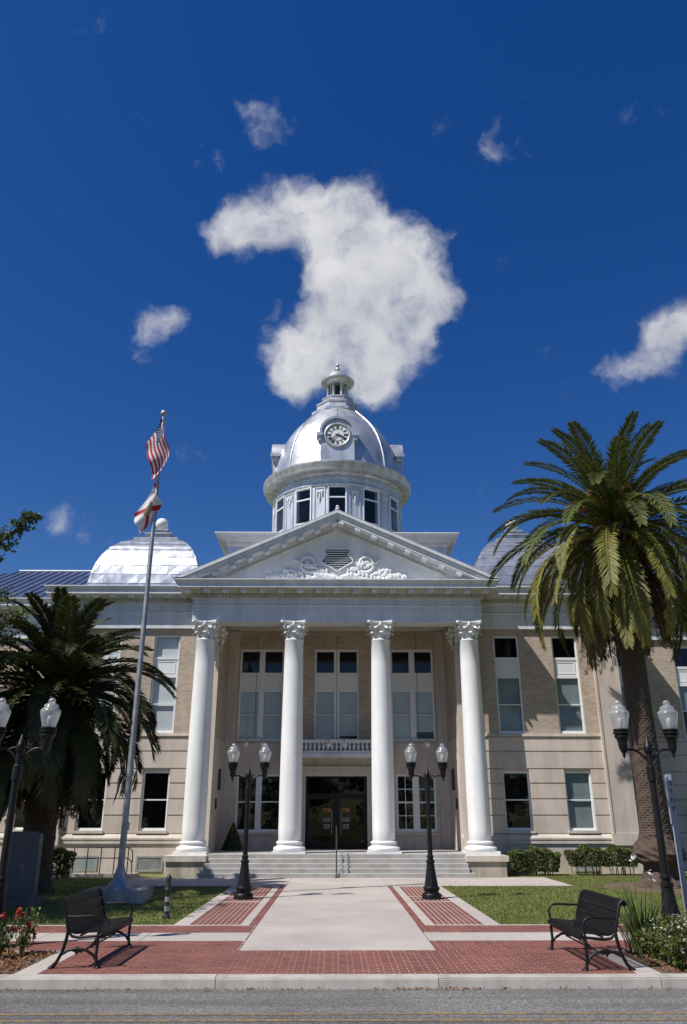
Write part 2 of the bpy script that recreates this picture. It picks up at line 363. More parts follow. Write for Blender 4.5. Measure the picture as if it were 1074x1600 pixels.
# ------------------------------------------------------------------ mesh helpers
WL = {}                                                # world origin of every object used as a parent
class MB:
    def __init__(s): s.v = []; s.f = []; s.mi = []; s.cur = 0
    def add(s, vs, fs):
        o = len(s.v); s.v.extend(tuple(p) for p in vs)
        for f in fs: s.f.append(tuple(i + o for i in f)); s.mi.append(s.cur)
    def box(s, x0, x1, y0, y1, z0, z1):
        s.add([(x0,y0,z0),(x1,y0,z0),(x1,y1,z0),(x0,y1,z0),(x0,y0,z1),(x1,y0,z1),(x1,y1,z1),(x0,y1,z1)],
              [(0,3,2,1),(4,5,6,7),(0,1,5,4),(1,2,6,5),(2,3,7,6),(3,0,4,7)])
    def obox(s, c, ax, ay, az):
        c, ax, ay, az = map(Vector, (c, ax, ay, az))
        q = [(-1,-1,-1),(1,-1,-1),(1,1,-1),(-1,1,-1),(-1,-1,1),(1,-1,1),(1,1,1),(-1,1,1)]
        s.add([c + ax*a + ay*b + az*d for a, b, d in q], [(0,3,2,1),(4,5,6,7),(0,1,5,4),(1,2,6,5),(2,3,7,6),(3,0,4,7)])
    def prism(s, poly, a, b):                          # polygon in x-z, extruded along y
        n = len(poly)
        s.add([(x, a, z) for x, z in poly] + [(x, b, z) for x, z in poly],
              [tuple(range(n)), tuple(range(2*n-1, n-1, -1))] + [(i, i+n, (i+1) % n + n, (i+1) % n) for i in range(n)])
    def lathe(s, prof, c=(0,0,0), n=32, a0=0, a1=2*PI, caps=False, rf=None):
        full = abs(a1 - a0 - 2*PI) < 1e-6; m = n if full else n + 1
        vs = []
        for r, z in prof:
            for i in range(m):
                a = a0 + (a1 - a0) * i / n
                rr = r * (rf(a, z) if rf else 1)
                vs.append((c[0] + rr*math.cos(a), c[1] + rr*math.sin(a), c[2] + z))
        fs = []
        for j in range(len(prof) - 1):
            for i in range(n):
                k = (i + 1) % m
                fs.append((j*m+i, j*m+k, (j+1)*m+k, (j+1)*m+i))
        if caps and full: fs.append(tuple(range(m-1, -1, -1))); fs.append(tuple((len(prof)-1)*m + i for i in range(m)))
        s.add(vs, fs)
    def tube(s, pts, r, n=8, caps=True):
        pts = [Vector(p) for p in pts]; rs = r if isinstance(r, (list, tuple)) else [r] * len(pts)
        vs = []; up = None
        for i, p in enumerate(pts):
            t = (pts[min(i+1, len(pts)-1)] - pts[max(i-1, 0)]).normalized()
            if up is None: up = Vector((0,0,1)) if abs(t.z) < .9 else Vector((1,0,0))
            sd_ = t.cross(up)
            if sd_.length < 1e-5: sd_ = t.cross(Vector((0,1,0)))
            sd_.normalize(); up = sd_.cross(t).normalized()
            for k in range(n):
                a = 2*PI*k/n; vs.append(p + (sd_*math.cos(a) + up*math.sin(a)) * rs[i])
        fs = [(i*n+k, i*n+(k+1) % n, (i+1)*n+(k+1) % n, (i+1)*n+k) for i in range(len(pts)-1) for k in range(n)]
        if caps: fs += [tuple(range(n-1, -1, -1)), tuple((len(pts)-1)*n + k for k in range(n))]
        s.add(vs, fs)
    def sweep(s, path, prof, closed=False, endcaps=True):   # plan polyline (outside on its right hand), profile (out, z)
        P = [Vector(p) for p in path]; n = len(P); nor = []
        for i in range(n):
            ns = []
            for a, b in ((i-1, i), (i, i+1)):
                if closed: a %= n; b %= n
                if 0 <= a < n and 0 <= b < n and a != b:
                    d = (P[b] - P[a]).normalized(); ns.append(Vector((d.y, -d.x)))
            if len(ns) == 2:
                m = (ns[0] + ns[1]); m /= max(1e-6, m.dot(ns[0])); nor.append(m)
            else: nor.append(ns[0])
        k = len(prof)
        vs = [(P[i].x + nor[i].x*o, P[i].y + nor[i].y*o, z) for i in range(n) for o, z in prof]
        fs = []
        for i in range(n if closed else n-1):
            j = (i+1) % n
            for q in range(k-1): fs.append((i*k+q, j*k+q, j*k+q+1, i*k+q+1))
        if endcaps and not closed: fs += [tuple(range(k)), tuple(range((n-1)*k + k-1, (n-1)*k-1, -1))]
        s.add(vs, fs)
    def grid(s, x0, x1, z0, z1, holes, ya, yb):             # slab in x-z with rectangular openings
        xs = sorted({x0, x1, *[h[0] for h in holes], *[h[1] for h in holes]}); xs = [x for x in xs if x0-1e-6 <= x <= x1+1e-6]
        zs = sorted({z0, z1, *[h[2] for h in holes], *[h[3] for h in holes]}); zs = [z for z in zs if z0-1e-6 <= z <= z1+1e-6]
        def solid(i, j):
            if i < 0 or j < 0 or i >= len(xs)-1 or j >= len(zs)-1: return False
            cx, cz = (xs[i]+xs[i+1])/2, (zs[j]+zs[j+1])/2
            return not any(h[0] < cx < h[1] and h[2] < cz < h[3] for h in holes)
        for i in range(len(xs)-1):
            for j in range(len(zs)-1):
                if not solid(i, j): continue
                a, b, c, d = xs[i], xs[i+1], zs[j], zs[j+1]
                s.add([(a,ya,c),(b,ya,c),(b,ya,d),(a,ya,d)], [(0,1,2,3)]); s.add([(a,yb,c),(b,yb,c),(b,yb,d),(a,yb,d)], [(3,2,1,0)])
                if not solid(i-1, j): s.add([(a,ya,c),(a,yb,c),(a,yb,d),(a,ya,d)], [(3,2,1,0)])
                if not solid(i+1, j): s.add([(b,ya,c),(b,yb,c),(b,yb,d),(b,ya,d)], [(0,1,2,3)])
                if not solid(i, j-1): s.add([(a,ya,c),(b,ya,c),(b,yb,c),(a,yb,c)], [(3,2,1,0)])
                if not solid(i, j+1): s.add([(a,ya,d),(b,ya,d),(b,yb,d),(a,yb,d)], [(0,1,2,3)])
    def xf(s, mtx): s.v = [tuple(mtx @ Vector(p)) for p in s.v]; return s
    def mesh(s, name, mats, smooth=None, off=(0,0,0)):
        me = bpy.data.meshes.new(name)
        ox, oy, oz = off
        me.from_pydata([(x-ox, y-oy, z-oz) for x, y, z in s.v] if any(off) else s.v, [], s.f)
        for m in (mats if isinstance(mats, (list, tuple)) else [mats]): me.materials.append(M[m] if isinstance(m, str) else m)
        if max(s.mi, default=0): me.polygons.foreach_set('material_index', s.mi)
        if smooth is not None:
            me.polygons.foreach_set('use_smooth', [True] * len(me.polygons))
            if smooth < 179: me.set_sharp_from_angle(angle=R(smooth))
        me.update(); return me
    def build(s, name, mats, parent=None, smooth=None, local=False):
        off = (0,0,0) if (local or parent is None) else WL[parent]
        o = link(name, s.mesh(name, mats, smooth, off), parent)
        WL[o] = WL[parent] if parent else (0,0,0)
        return o
def link(name, data, parent=None, loc=(0,0,0), rot=(0,0,0), scl=None):
    o = bpy.data.objects.new(name, data); col.objects.link(o)
    o.location = loc; o.rotation_euler = rot
    if scl: o.scale = scl
    if parent: o.parent = parent
    return o
def thing(name, label, cat, loc=(0,0,0), rz=0, group=None):
    o = link(name, None, None, loc, (0,0,rz)); o.empty_display_size = .3
    WL[o] = tuple(loc); tag(o, label, cat, group); return o
def tag(o, label=None, cat=None, group=None, kind=None):
    if label: o['label'] = label
    if cat: o['category'] = cat
    if group: o['group'] = group
    if kind: o['kind'] = kind
    return o
def sub(name, parent, loc=None):                       # an empty part that carries sub-parts
    p = WL[parent]; loc = loc or p
    o = link(name, None, parent, (loc[0]-p[0], loc[1]-p[1], loc[2]-p[2])); o.empty_display_size = .2
    WL[o] = tuple(loc); return o
def copy_tree(o, parent=None):
    c = o.copy(); col.objects.link(c); c.parent = parent
    for ch in list(o.children): copy_tree(ch, c)
    return c
def struct(o): o['kind'] = 'structure'; return o
# ================================================================== SETTING
def sheet(name, x0, x1, y0, y1, z, m, parent=None, nx=1, ny=1):
    b = MB()
    for i in range(nx):
        for j in range(ny):
            xa = x0 + (x1-x0)*i/nx; xb = x0 + (x1-x0)*(i+1)/nx; ya = y0 + (y1-y0)*j/ny; yb = y0 + (y1-y0)*(j+1)/ny
            b.add([(xa,ya,z),(xb,ya,z),(xb,yb,z),(xa,yb,z)], [(0,1,2,3)])
    return b.build(name, m, parent)
struct(sheet('ground', -900, 900, -700, 900, -.16, 'lawn'))
road = struct(sheet('road', -300, 300, -3, 12.06, -.13, 'asphalt'))
for yy in (10.31, 10.62):                               # double yellow line
    b = MB()
    x = -60
    while x < 60:
        b.add([(x, yy-.05, -.126), (x+4, yy-.05, -.126), (x+4, yy+.05, -.126), (x, yy+.05, -.126)], [(0,1,2,3)]); x += 4
    b.build('yellow_line', 'yellow', road)
kerb = struct(sheet('kerb', -60, 60, 12.07, 12.24, -.006, 'mortar'))
km = MB(); L0 = 1.495
km.add([(-L0,0,-.13),(L0,0,-.13),(L0,.015,-.02),(-L0,.015,-.02),(L0,.04,.008),(-L0,.04,.008),(L0,.22,.012),(-L0,.22,.012),(L0,.22,-.13),(-L0,.22,-.13)],
       [(0,1,2,3),(3,2,4,5),(5,4,6,7),(7,6,8,9),(1,8,6,4,2),(0,3,5,7,9)])
kme = km.mesh('kerb_stone', 'kerb')
for i in range(-9, 10): link('kerb_stone', kme, kerb, (i*3.0 - .15, 12.045 + random.uniform(-.004, .004), random.uniform(-.004, .002)))
lawn = struct(sheet('lawn', -70, 70, 12.26, 60, -.014, 'lawn'))

# concrete walk, cross walk and forecourt: separate slabs with open joints
walk = struct(sheet('concrete_walk', -1.6, 1.6, 14.36, 30.7, -.004, 'soil'))
def slab(x0, x1, y0, y1, z=.010, parent=walk, m='concrete', name='slab', z0=-.05):
    b = MB(); c = .006
    b.add([(x0,y0,z0),(x1,y0,z0),(x1,y1,z0),(x0,y1,z0),(x0,y0,z-c),(x1,y0,z-c),(x1,y1,z-c),(x0,y1,z-c),
           (x0+c,y0+c,z),(x1-c,y0+c,z),(x1-c,y1-c,z),(x0+c,y1-c,z)],
          [(0,1,5,4),(1,2,6,5),(2,3,7,6),(3,0,4,7),(4,5,9,8),(5,6,10,9),(6,7,11,10),(7,4,8,11),(8,9,10,11)])
    return b.build(name, m, parent)
ys = [14.37, 17.2, 20.6, 24.0, 27.2]
for a, c in zip(ys, ys[1:]): slab(-1.595, 1.595, a+.006, c-.006)
fore = struct(sheet('forecourt_paving', -7.3, 7.5, 27.2, 30.9, -.003, 'soil'))
xsf = [-7.3, -4.6, -1.6, 1.6, 4.6, 7.5]
for a, c in zip(xsf, xsf[1:]): slab(a+.005, c-.005, 27.21, 30.9, .009, fore)
cross = struct(sheet('cross_walk', -22, 22, 15.45, 16.45, -.004, 'soil'))
for s in (-1, 1):
    x = 1.61
    while x < 20:
        a, c = sorted((s*x, s*min(20, x+1.85))); slab(a+.004, c-.004, 15.455, 16.445, .009, cross); x += 1.85
edging = struct(sheet('concrete_edging', -3.3, 3.3, 17.555, 27.2, -.005, 'soil'))
for s in (-1, 1):
    for (a, c, y0, y1) in ((1.76, 1.95, 17.63, 27.2), (2.96, 3.28, 17.63, 22.4), (2.96, 3.28, 22.41, 27.2)):
        a, c = sorted((s*a, s*c)); slab(a, c, y0, y1, .009, edging, 'concrete', 'edging_strip')
    a, c = sorted((s*1.765, s*12)); slab(a, c, 17.56, 17.62, .008, edging, 'concrete', 'edging_strip')
    for yy in (22.25, 23.6, 27.02):
        a, c = sorted((s*1.952, s*2.957)); slab(a, c, yy-.045, yy+.045, .0095, edging, 'concrete', 'edging_strip')
    a, c = sorted((s*4.12, s*4.45)); slab(a, c, 12.27, 14.35, .012, edging, 'concrete', 'edging_strip')
    a, c = sorted((s*4.45, s*14)); slab(a, c, 14.2, 14.35, .011, edging, 'concrete', 'edging_strip')

# red brick pavement: running bond with wide sanded head joints
pave = struct(sheet('brick_pavement', -4.12, 4.12, 12.265, 14.36, 0.0, 'mortar'))
bm_ = MB(); bm_.box(-.1, .1, -.0495, .0495, -.03, .006)
brick_me = bm_.mesh('brick', 'paver')
field = MB(); nb = 0
def lay(x0, x1, y0, y1, single=False, mx=.213, my=.104):
    global nb
    j = 0; y = y0
    while y + my*.6 < y1:
        x = x0 + (0 if j % 2 == 0 else .37*mx) - mx
        while x < x1:
            a, c = max(x, x0), min(x + mx - .014, x1)
            if c - a > .03:
                if single and nb < 300:
                    o = link('brick', brick_me, pave, ((a+c)/2, y + my/2, random.uniform(-.0015, .0015)), (0, 0, random.uniform(-.006, .006)), ((c-a)/.2, 1, 1)); nb += 1
                else:
                    dz = random.uniform(-.0015, .0015)
                    field.add([(a,y+.002,dz-.02),(c,y+.002,dz-.02),(c,y+my-.003,dz-.02),(a,y+my-.003,dz-.02),(a,y+.002,.006+dz),(c,y+.002,.006+dz),(c,y+my-.003,.006+dz),(a,y+my-.003,.006+dz)],
                              [(4,5,6,7),(0,1,5,4),(1,2,6,5),(2,3,7,6),(3,0,4,7)])
            x += mx
        y += my; j += 1
lay(-4.115, 4.115, 12.27, 14.36, True)
for s in (-1, 1):
    for y0, y1 in ((14.37, 15.44), (16.46, 17.55)):
        b0 = sheet('mortar_bed', min(s*1.61, s*13), max(s*1.61, s*13), y0-.005, y1+.005, 0.0, 'mortar', pave)
        lay(*sorted((s*1.61, s*13)), y0, y1)
    # panels beside the walk: bricks end to end in columns with pale joints between the columns
    sheet('mortar_bed', min(s*1.6, s*2.95), max(s*1.6, s*2.95), 17.63, 27.2, 0.0, 'mortar', pave)
    for y0, y1 in ((17.64, 22.2), (22.3, 23.55), (23.65, 26.97)):
        for i in range(9):
            a = 1.957 + i*.1118; c = a + .090; y = y0
            while y < y1 - .02:
                e = min(y + .2, y1); aa, cc = sorted((s*a, s*c))
                field.add([(aa,y,-.02),(cc,y,-.02),(cc,e-.003,-.02),(aa,e-.003,-.02),(aa,y,.006),(cc,y,.006),(cc,e-.003,.006),(aa,e-.003,.006)],
                          [(4,5,6,7),(0,1,5,4),(1,2,6,5),(2,3,7,6),(3,0,4,7)]); y += .203
    y = 17.63
    while y < 27.15:                                    # soldier course along the walk
        aa, cc = sorted((s*1.605, s*1.755)); e = y + .1
        field.add([(aa,y,-.02),(cc,y,-.02),(cc,e-.003,-.02),(aa,e-.003,-.02),(aa,y,.006),(cc,y,.006),(cc,e-.003,.006),(aa,e-.003,.006)],
                  [(4,5,6,7),(0,1,5,4),(1,2,6,5),(2,3,7,6),(3,0,4,7)]); y += .103
fo = field.build('brick_field', 'paver', pave); tag(fo, kind='stuff')

# ================================================================== COURTHOUSE
CH = thing('courthouse', 'white-columned courthouse with silver clock dome and tan brick wings', 'building', (0, 33, 0))
def part(name, m, mb, smooth=None, parent=None): return mb.build(name, m, parent or CH, smooth)
ZF = .75                                                # porch floor

# --- windows
def window(x0, x1, z0, z1, yw, cells, blinds=(), slats=(), fd=.13, ft=.07, sill=None, parent=None, mx=None, bm='blind'):
    """frame in one mesh with a pane (or panel) in every opening; cells: (x0,x1,z0,z1,kind)"""
    yf = yw + fd
    b = MB(); b.grid(x0, x1, z0, z1, [c[:4] for c in cells], yf, yf + ft)
    b.grid(x0, x1, z0, z1, [(x0+.045, x1-.045, z0+.045, z1-.045)], yf-.025, yf-.0005)
    if mx: b.xf(mx)
    w = b.build('window', 'sash', parent or CH)
    for k, c in enumerate(cells):
        a, e, p, q, kind = c
        b = MB()
        if kind == 'p':
            b.box(a, e, yf+.03, yf+.05, p, q); b.grid(a+.08, e-.08, p+.07, q-.07, [(a+.12, e-.12, p+.11, q-.11)], yf+.014, yf+.03)
            if mx: b.xf(mx)
            b.build('panel', 'sash', w)
        else:
            o = .03 if kind in 'g' else .045
            b.add([(a,yf+o,p),(e,yf+o,p),(e,yf+o,q),(a,yf+o,q)], [(0,1,2,3)])
            if mx: b.xf(mx)
            b.build('pane', 'glass', w)
            if k in blinds:
                b = MB(); zz = q
                if k in slats:
                    while zz > p + .02: b.add([(a,yf+.112,zz),(e,yf+.112,zz),(e,yf+.10,zz-.039),(a,yf+.10,zz-.039)], [(0,1,2,3)]); zz -= .04
                else:
                    zb = p + (q-p)*random.choice((0, 0, .12, .3)) if kind == 'l' else p
                    b.add([(a,yf+.11,zb),(e,yf+.11,zb),(e,yf+.11,q),(a,yf+.11,q)], [(0,1,2,3)])
                if mx: b.xf(mx)
                b.build('blind', bm, w)
    if sill:
        b = MB(); b.box(x0-.07, x1+.07, yw-.07, yw+.12, z0-sill, z0-.002); b.build('sill', 'stone_trim', w)
    return w
def sash_cells(xs, z0, z1, zm):                         # one double-hung light per x pair
    out = []
    for a, c in xs: out += [(a, c, zm+.025, z1, 'g'), (a, c, z0, zm-.025, 'l')]
    return out

YW = 33.4
LOW_W = [7.30, 9.82]
zl0, zl1, zu0, zu1 = 1.53, 3.79, 5.26, 9.38
CO = [1.41, 2.10, 2.72, 3.31, 3.87, 4.55, 5.14]
hw = .55
def facade(xa, xb, yw, cs, inner=False, pil=None):
    """stone ground floor in courses, brick upper floor, window openings at the centres cs (x from xa to xb)"""
    hl = [(c-hw, c+hw, zl0, zl1) for c in cs]; hu = [(c-hw, c+hw, zu0, zu1) for c in cs]
    b = MB(); b.grid(xa, xb, 1.3, 5.14, hl, yw+.055, yw+.34); part('stone_wall', 'stone', b)
    b = MB(); b.grid(xa, xb, 5.26, 9.66, hu, yw+.03, yw+.34); part('brick_wall', 'brick', b)
    b = MB(); b.box(xa, xb, yw-.05, yw+.3, 5.14, 5.19); b.box(xa, xb, yw-.02, yw+.3, 5.19, 5.257); part('belt_course', 'stone_trim', b)
    b = MB(); b.box(xa-.02, xb+.02, yw-.04, yw+.3, -.1, 1.06); part('plinth', 'stone', b)
    b = MB()
    b.sweep([(xa-.02, yw), (xb+.02, yw)], [(-.2,1.06),(.10,1.06),(.10,1.14),(.07,1.15),(.07,1.20),(.11,1.21),(.11,1.27),(.04,1.36),(.0,1.41),(-.2,1.41)])
    part('water_table', 'stone_trim', b)
    for za, zb in zip(CO, CO[1:]):
        segs = [(xa, xb)]
        if zb < 3.9:
            segs = []; x = xa
            for c in sorted(cs): segs.append((x, c-hw)); x = c+hw
            segs.append((x, xb))
        for a, c in segs:
            if c - a < .06: continue
            b = MB(); g = .016; e = .012
            ya = yw + random.uniform(-.003, .003)
            b.add([(a,yw+.055,za+g),(c,yw+.055,za+g),(c,yw+.055,zb-g),(a,yw+.055,zb-g),(a,ya,za+g+e),(c,ya,za+g+e),(c,ya,zb-g-e),(a,ya,zb-g-e)],
                  [(4,5,6,7),(0,1,5,4),(1,2,6,5),(2,3,7,6),(3,0,4,7)])
            part('stone_block', 'stone', b)
def wing_windows(cs, yw, bl, bm='blind'):
    for k, c in enumerate(cs):
        a, e = c-hw+.005, c+hw-.005
        lowb, upb, sl = bl[k]
        window(a, e, zl0+.004, zl1-.004, yw, sash_cells([(a+.07, e-.07)], zl0+.1, zl1-.09, 2.68), lowb, lowb, sill=.1, bm=bm)
        ce = [(a+.07, e-.07, 8.44, 9.28, 'g'), (a+.06, e-.06, 7.66, 8.33, 'p')] + sash_cells([(a+.08, e-.08)], zu0+.12, 7.55, 6.45)
        window(a, e, zu0+.004, zu1-.004, yw, ce, upb, sl, bm=bm)
for s in (-1, 1):
    cs = sorted(s*c for c in LOW_W)
    xa, xb = sorted((s*5.0, s*12.0))
    facade(xa, xb, YW, cs)
    bl = [((), (0, 2, 3), (2, 3)), ((), (0, 2, 3), (3,))] if s < 0 else [((), (2, 3), ()), ((0, 1), (2, 3), (3,))]
    wing_windows(cs, YW, bl, 'blind_white' if s < 0 else 'blind')
    # corner pier
    xa, xb = sorted((s*10.92, s*11.98))
    b = MB(); b.box(xa, xb, YW-.16, YW-.003, 1.412, 9.65)
    x1, x2 = sorted((s*10.92, s*11.0)); b.box(x1, x2, YW-.19, YW-.162, 1.413, 9.64); part('corner_pier', 'stone', b)
    b = MB(); b.box(xa-.05, xb+.05, YW-.24, YW-.02, 1.0, 1.405); part('pier_base', 'stone_trim', b)
    # anta beside the porch
    xa, xb = sorted((s*5.02, s*5.92))
    b = MB(); b.box(xa, xb, YW-.13, YW-.003, .72, 8.9); part('anta', 'stone_trim', b)
    # recessed end bays
    cs2 = sorted((s*13.15, s*15.95, s*18.6)); xa, xb = sorted((s*12.0, s*21.5))
    facade(xa, xb, 35.5, cs2)
    bl2 = [((0, 1), (2, 3), ()), ((), (2,), ()), ((), (2, 3), ())]
    wing_windows(cs2, 35.5, bl2)
    # return wall of the projecting wing, dark rooms behind the glass
    b = MB(); x1, x2 = sorted((s*11.7, s*11.99)); b.box(x1, x2, YW+.35, 36, 0, 9.66); part('return_wall', 'brick', b)
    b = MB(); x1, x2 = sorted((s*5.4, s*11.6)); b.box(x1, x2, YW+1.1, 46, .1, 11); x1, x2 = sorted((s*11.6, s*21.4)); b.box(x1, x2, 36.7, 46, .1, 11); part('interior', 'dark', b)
    # entablature of the wing
    CP = [(-.4,9.63),(.0,9.63),(.0,9.93),(.03,9.95),(.03,10.26),(.08,10.31),(.0,10.36),(.0,10.70),(.06,10.74),(.06,10.90),(.13,10.92),(.13,11.04),(.52,11.04),(.52,11.2),(.62,11.34),(.62,11.38),(-.4,11.42)]
    pth = [(6.12, YW-.1), (12.05, YW-.1), (12.05, 35.4)] if s > 0 else [(-12.05, 35.4), (-12.05, YW-.1), (-6.12, YW-.1)]
    b = MB(); b.sweep(pth, CP); part('entablature', 'frieze', b)
    pth = [(12.06, 35.4), (21.6, 35.4)] if s > 0 else [(-21.6, 35.4), (-12.06, 35.4)]
    b = MB(); b.sweep(pth, CP); part('entablature', 'frieze', b)
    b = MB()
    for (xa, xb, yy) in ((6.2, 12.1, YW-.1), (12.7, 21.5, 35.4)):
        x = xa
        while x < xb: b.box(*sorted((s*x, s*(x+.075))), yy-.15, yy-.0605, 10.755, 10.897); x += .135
    tag(part('dentil_band', 'shaded_trim', b), kind='stuff')
    x = 6.6
    while x < 12.2:
        b = MB(); xx = s*x; b.box(xx-.12, xx+.12, YW-.1-.44, YW-.1-.132, 10.93, 11.037); part('modillion', 'frieze', b); x += .78
    x = 12.9
    while x < 17:
        b = MB(); xx = s*x; b.box(xx-.12, xx+.12, 35.4-.44, 35.4-.132, 10.93, 11.037); part('modillion', 'frieze', b); x += .78
    b = MB(); b.box(*sorted((s*6.1, s*12.0)), YW, 46, 11.2, 11.40); part('flat_roof', 'rooftar', b)
    # standing-seam hipped roof over the end bay
    x0, x1, xr = 11.9, 22.2, 17.3
    b = MB(); b.add([(s*x0,34.85,11.45),(s*x1,34.85,11.45),(s*xr,41,14.5),(s*x0,41,14.5),(s*x1,47,11.45),(s*x0,47,11.45)], [(0,1,2,3) if s > 0 else (3,2,1,0), (1,4,2), (3,2,4,5)])
    b.add([(s*x0,34.85,11.41),(s*x1,34.85,11.41),(s*x1,34.85,11.45),(s*x0,34.85,11.45)], [(0,1,2,3)])
    rf = part('metal_roof', 'roofblue', b)
    b = MB(); b.tube([(s*x0,41,14.53),(s*xr,41,14.53)], .07, 6); b.build('ridge_cap', 'frieze', rf)
    x = 12.3
    while x < 22:
        t = 1 if x <= xr else max(0, (x1-x)/(x1-xr))
        b = MB(); d = Vector((0, 6.15*t, 3.05*t)); n = Vector((0, -3.05, 6.15)).normalized()
        if t > .05: b.obox(Vector((s*x, 34.85, 11.45)) + d*.5 + n*.02, (.018,0,0), d*.5, n*.03); b.build('seam', 'roofblue', rf)
        x += .42

# --- basement vents in the plinth
for (xa, xb, m) in ((-7.8, -6.75, 'louvre'), (-10.3, -9.3, 'blind'), (9.3, 10.3, 'blind')):
    b = MB(); b.grid(xa, xb, .06, .63, [(xa+.07, xb-.07, .13, .56)], YW-.075, YW-.042); v = part('basement_vent', 'block', b)
    b = MB(); b.box(xa+.07, xb-.07, YW-.055, YW-.043, .13, .56); b.build('vent_plate', 'galv' if m == 'louvre' else 'blind', v)

# --- porch: steps, floor, piers
for i in range(5):
    z1 = .15*(i+1); y0 = 30.78 + .25*i
    b = MB(); x = 4.84 - .004*i if i else 5.0
    b.add([(-x,y0,-.05),(x,y0,-.05),(x,y0,z1-.015),(-x,y0,z1-.015),(-x,y0+.012,z1),(x,y0+.012,z1),(x,32.6,z1),(-x,32.6,z1)] , [(0,1,2,3),(3,2,5,4),(4,5,6,7)])
    b.add([(-x,y0,-.05),(-x,y0,z1-.015),(-x,y0+.012,z1),(-x,32.6,z1),(-x,32.6,-.05)], [(0,1,2,3,4)]); b.add([(x,y0,-.05),(x,y0,z1-.015),(x,y0+.012,z1),(x,32.6,z1),(x,32.6,-.05)], [(4,3,2,1,0)])
    part('step', 'step', b)
b = MB(); b.box(-5.0, 5.0, 32.5, 36.9, .3, ZF+.003); part('porch_floor', 'step', b)
for s in (-1, 1):
    b = MB(); b.box(*sorted((s*4.86, s*6.28)), 31.5, 33.35, -.1, .5); p = part('pier', 'pier', b)
    b = MB(); b.box(*sorted((s*4.80, s*6.36)), 31.42, 33.34, .503, .70); b.build('pier_cap', 'stone_trim', p)

# --- columns
def capital_mesh():
    b = MB()
    b.lathe([(.385,-.02),(.43,.0),(.445,.03),(.43,.06),(.385,.08)], n=28)
    b.lathe([(.36,.05),(.37,.3),(.40,.55),(.50,.72)], n=28)
    def leaf(a, z0, h, w, out, r0):
        vs = []; fs = []; n = 6
        for i in range(n+1):
            t = i/n
            rr = r0 + .02 + out*(t**2.2) ; z = z0 + h*math.sin(t*PI*.62)/math.sin(PI*.62) if t < .81 else z0 + h*(math.sin(t*PI*.62)/math.sin(PI*.62))
            if t > .8: z -= (t-.8)*h*.9
            ww = w*(.75 + .5*math.sin(t*PI)) * (1 - .55*max(0, t-.6)/.4)
            for k, q in enumerate((-1, -.5, 0, .5, 1)):
                aa = a + q*ww/.4; rk = rr + (.035 if k == 2 else (-.015 if k in (1, 3) else .02))
                vs.append((rk*math.cos(aa), rk*math.sin(aa), z))
        for i in range(n):
            for k in range(4): fs.append((i*5+k, i*5+k+1, (i+1)*5+k+1, (i+1)*5+k))
        b.add(vs, fs)
    for i in range(8): leaf(i*PI/4, .06, .32, .105, .19, .37)
    for i in range(8): leaf(i*PI/4 + PI/8, .20, .40, .10, .24, .375)
    for i in range(4):
        a = PI/4 + i*PI/2; pts = []; rs = []
        for k in range(22):
            t = k/21; sp = .115*(1-t*.85); an = t*3.6*PI
            r_ = .56 + sp*math.cos(an+PI*.9); z_ = .63 + sp*math.sin(an+PI*.9)
            pts.append((r_*math.cos(a), r_*math.sin(a), z_)); rs.append(.042*(1-.5*t))
        b.tube([(.40*math.cos(a), .40*math.sin(a), .38)] + pts, [.03] + rs, 6)
        a2 = i*PI/2
        b.lathe([(.001,.1),(.06,.08),(.08,0),(.06,-.08),(.001,-.1)], (.50*math.cos(a2), .50*math.sin(a2), .74), 8)
        for q in (-1, 1):
            pts = [((.44+.04*k/8)*math.cos(a2+q*(.28-.012*k)), (.44+.04*k/8)*math.sin(a2+q*(.28-.012*k)), .45+.25*k/8) for k in range(9)]
            b.tube(pts, .028, 5)
    # abacus with hollow sides
    pl = []
    for i in range(4):
        a = PI/4 + i*PI/2; c = Vector((math.cos(a), math.sin(a)))*.78; n2 = Vector((math.cos(a+PI/2), math.sin(a+PI/2)))*.07
        pl += [c - n2, c + n2]
        d = Vector((math.cos(a+PI/4), math.sin(a+PI/4)))
        nx_ = Vector((math.cos(a+PI/2), math.sin(a+PI/2)))*.78
        for t in (.2, .35, .5, .65, .8): pl.append(c.lerp(nx_, t) - d*(.06*math.sin(t*PI)))
    n = len(pl)
    for z0, z1, k0, k1 in ((.73, .79, .93, .98), (.79, .87, 1.0, 1.0)):
        b.add([(p.x*k0, p.y*k0, z0) for p in pl] + [(p.x*k1, p.y*k1, z1) for p in pl],
              [tuple(range(n-1, -1, -1)), tuple(range(n, 2*n))] + [(i, (i+1) % n, (i+1) % n+n, i+n) for i in range(n)])
    return b.mesh('capital', 'white', 45)
cap_me = capital_mesh()
b = MB()
b.lathe([(.42,1.19),(.435,1.22),(.44,1.6),(.441,3.0),(.432,4.6),(.416,6.3),(.395,7.9),(.385,8.82),(.40,8.84),(.40,8.88),(.385,8.89)], n=48)
shaft_me = b.mesh('shaft', 'white', 50)
b = MB(); b.box(-.63, .63, -.63, .63, .70, .83)
tor = lambda r, z, h, n=7: [(r + h*.5*math.cos(-PI/2 + PI*i/n), z + h/2 + h/2*math.sin(-PI/2 + PI*i/n)) for i in range(n+1)]
b.lathe(tor(.54, .83, .16) + [(.52,1.0),(.475,1.03),(.47,1.07)] + tor(.465, 1.075, .10) + [(.455,1.18),(.44,1.20)], n=40)
base_me = b.mesh('base', 'white', 35)
YC = 32.42
for i, x in enumerate((-5.48, -1.79, 1.82, 5.52)):
    c = sub('column', CH, (x, YC, 0))
    link('base', base_me, c); link('shaft', shaft_me, c); link('capital', cap_me, c, (0, 0, 8.86), (0, 0, 0), (.93, .93, .93))
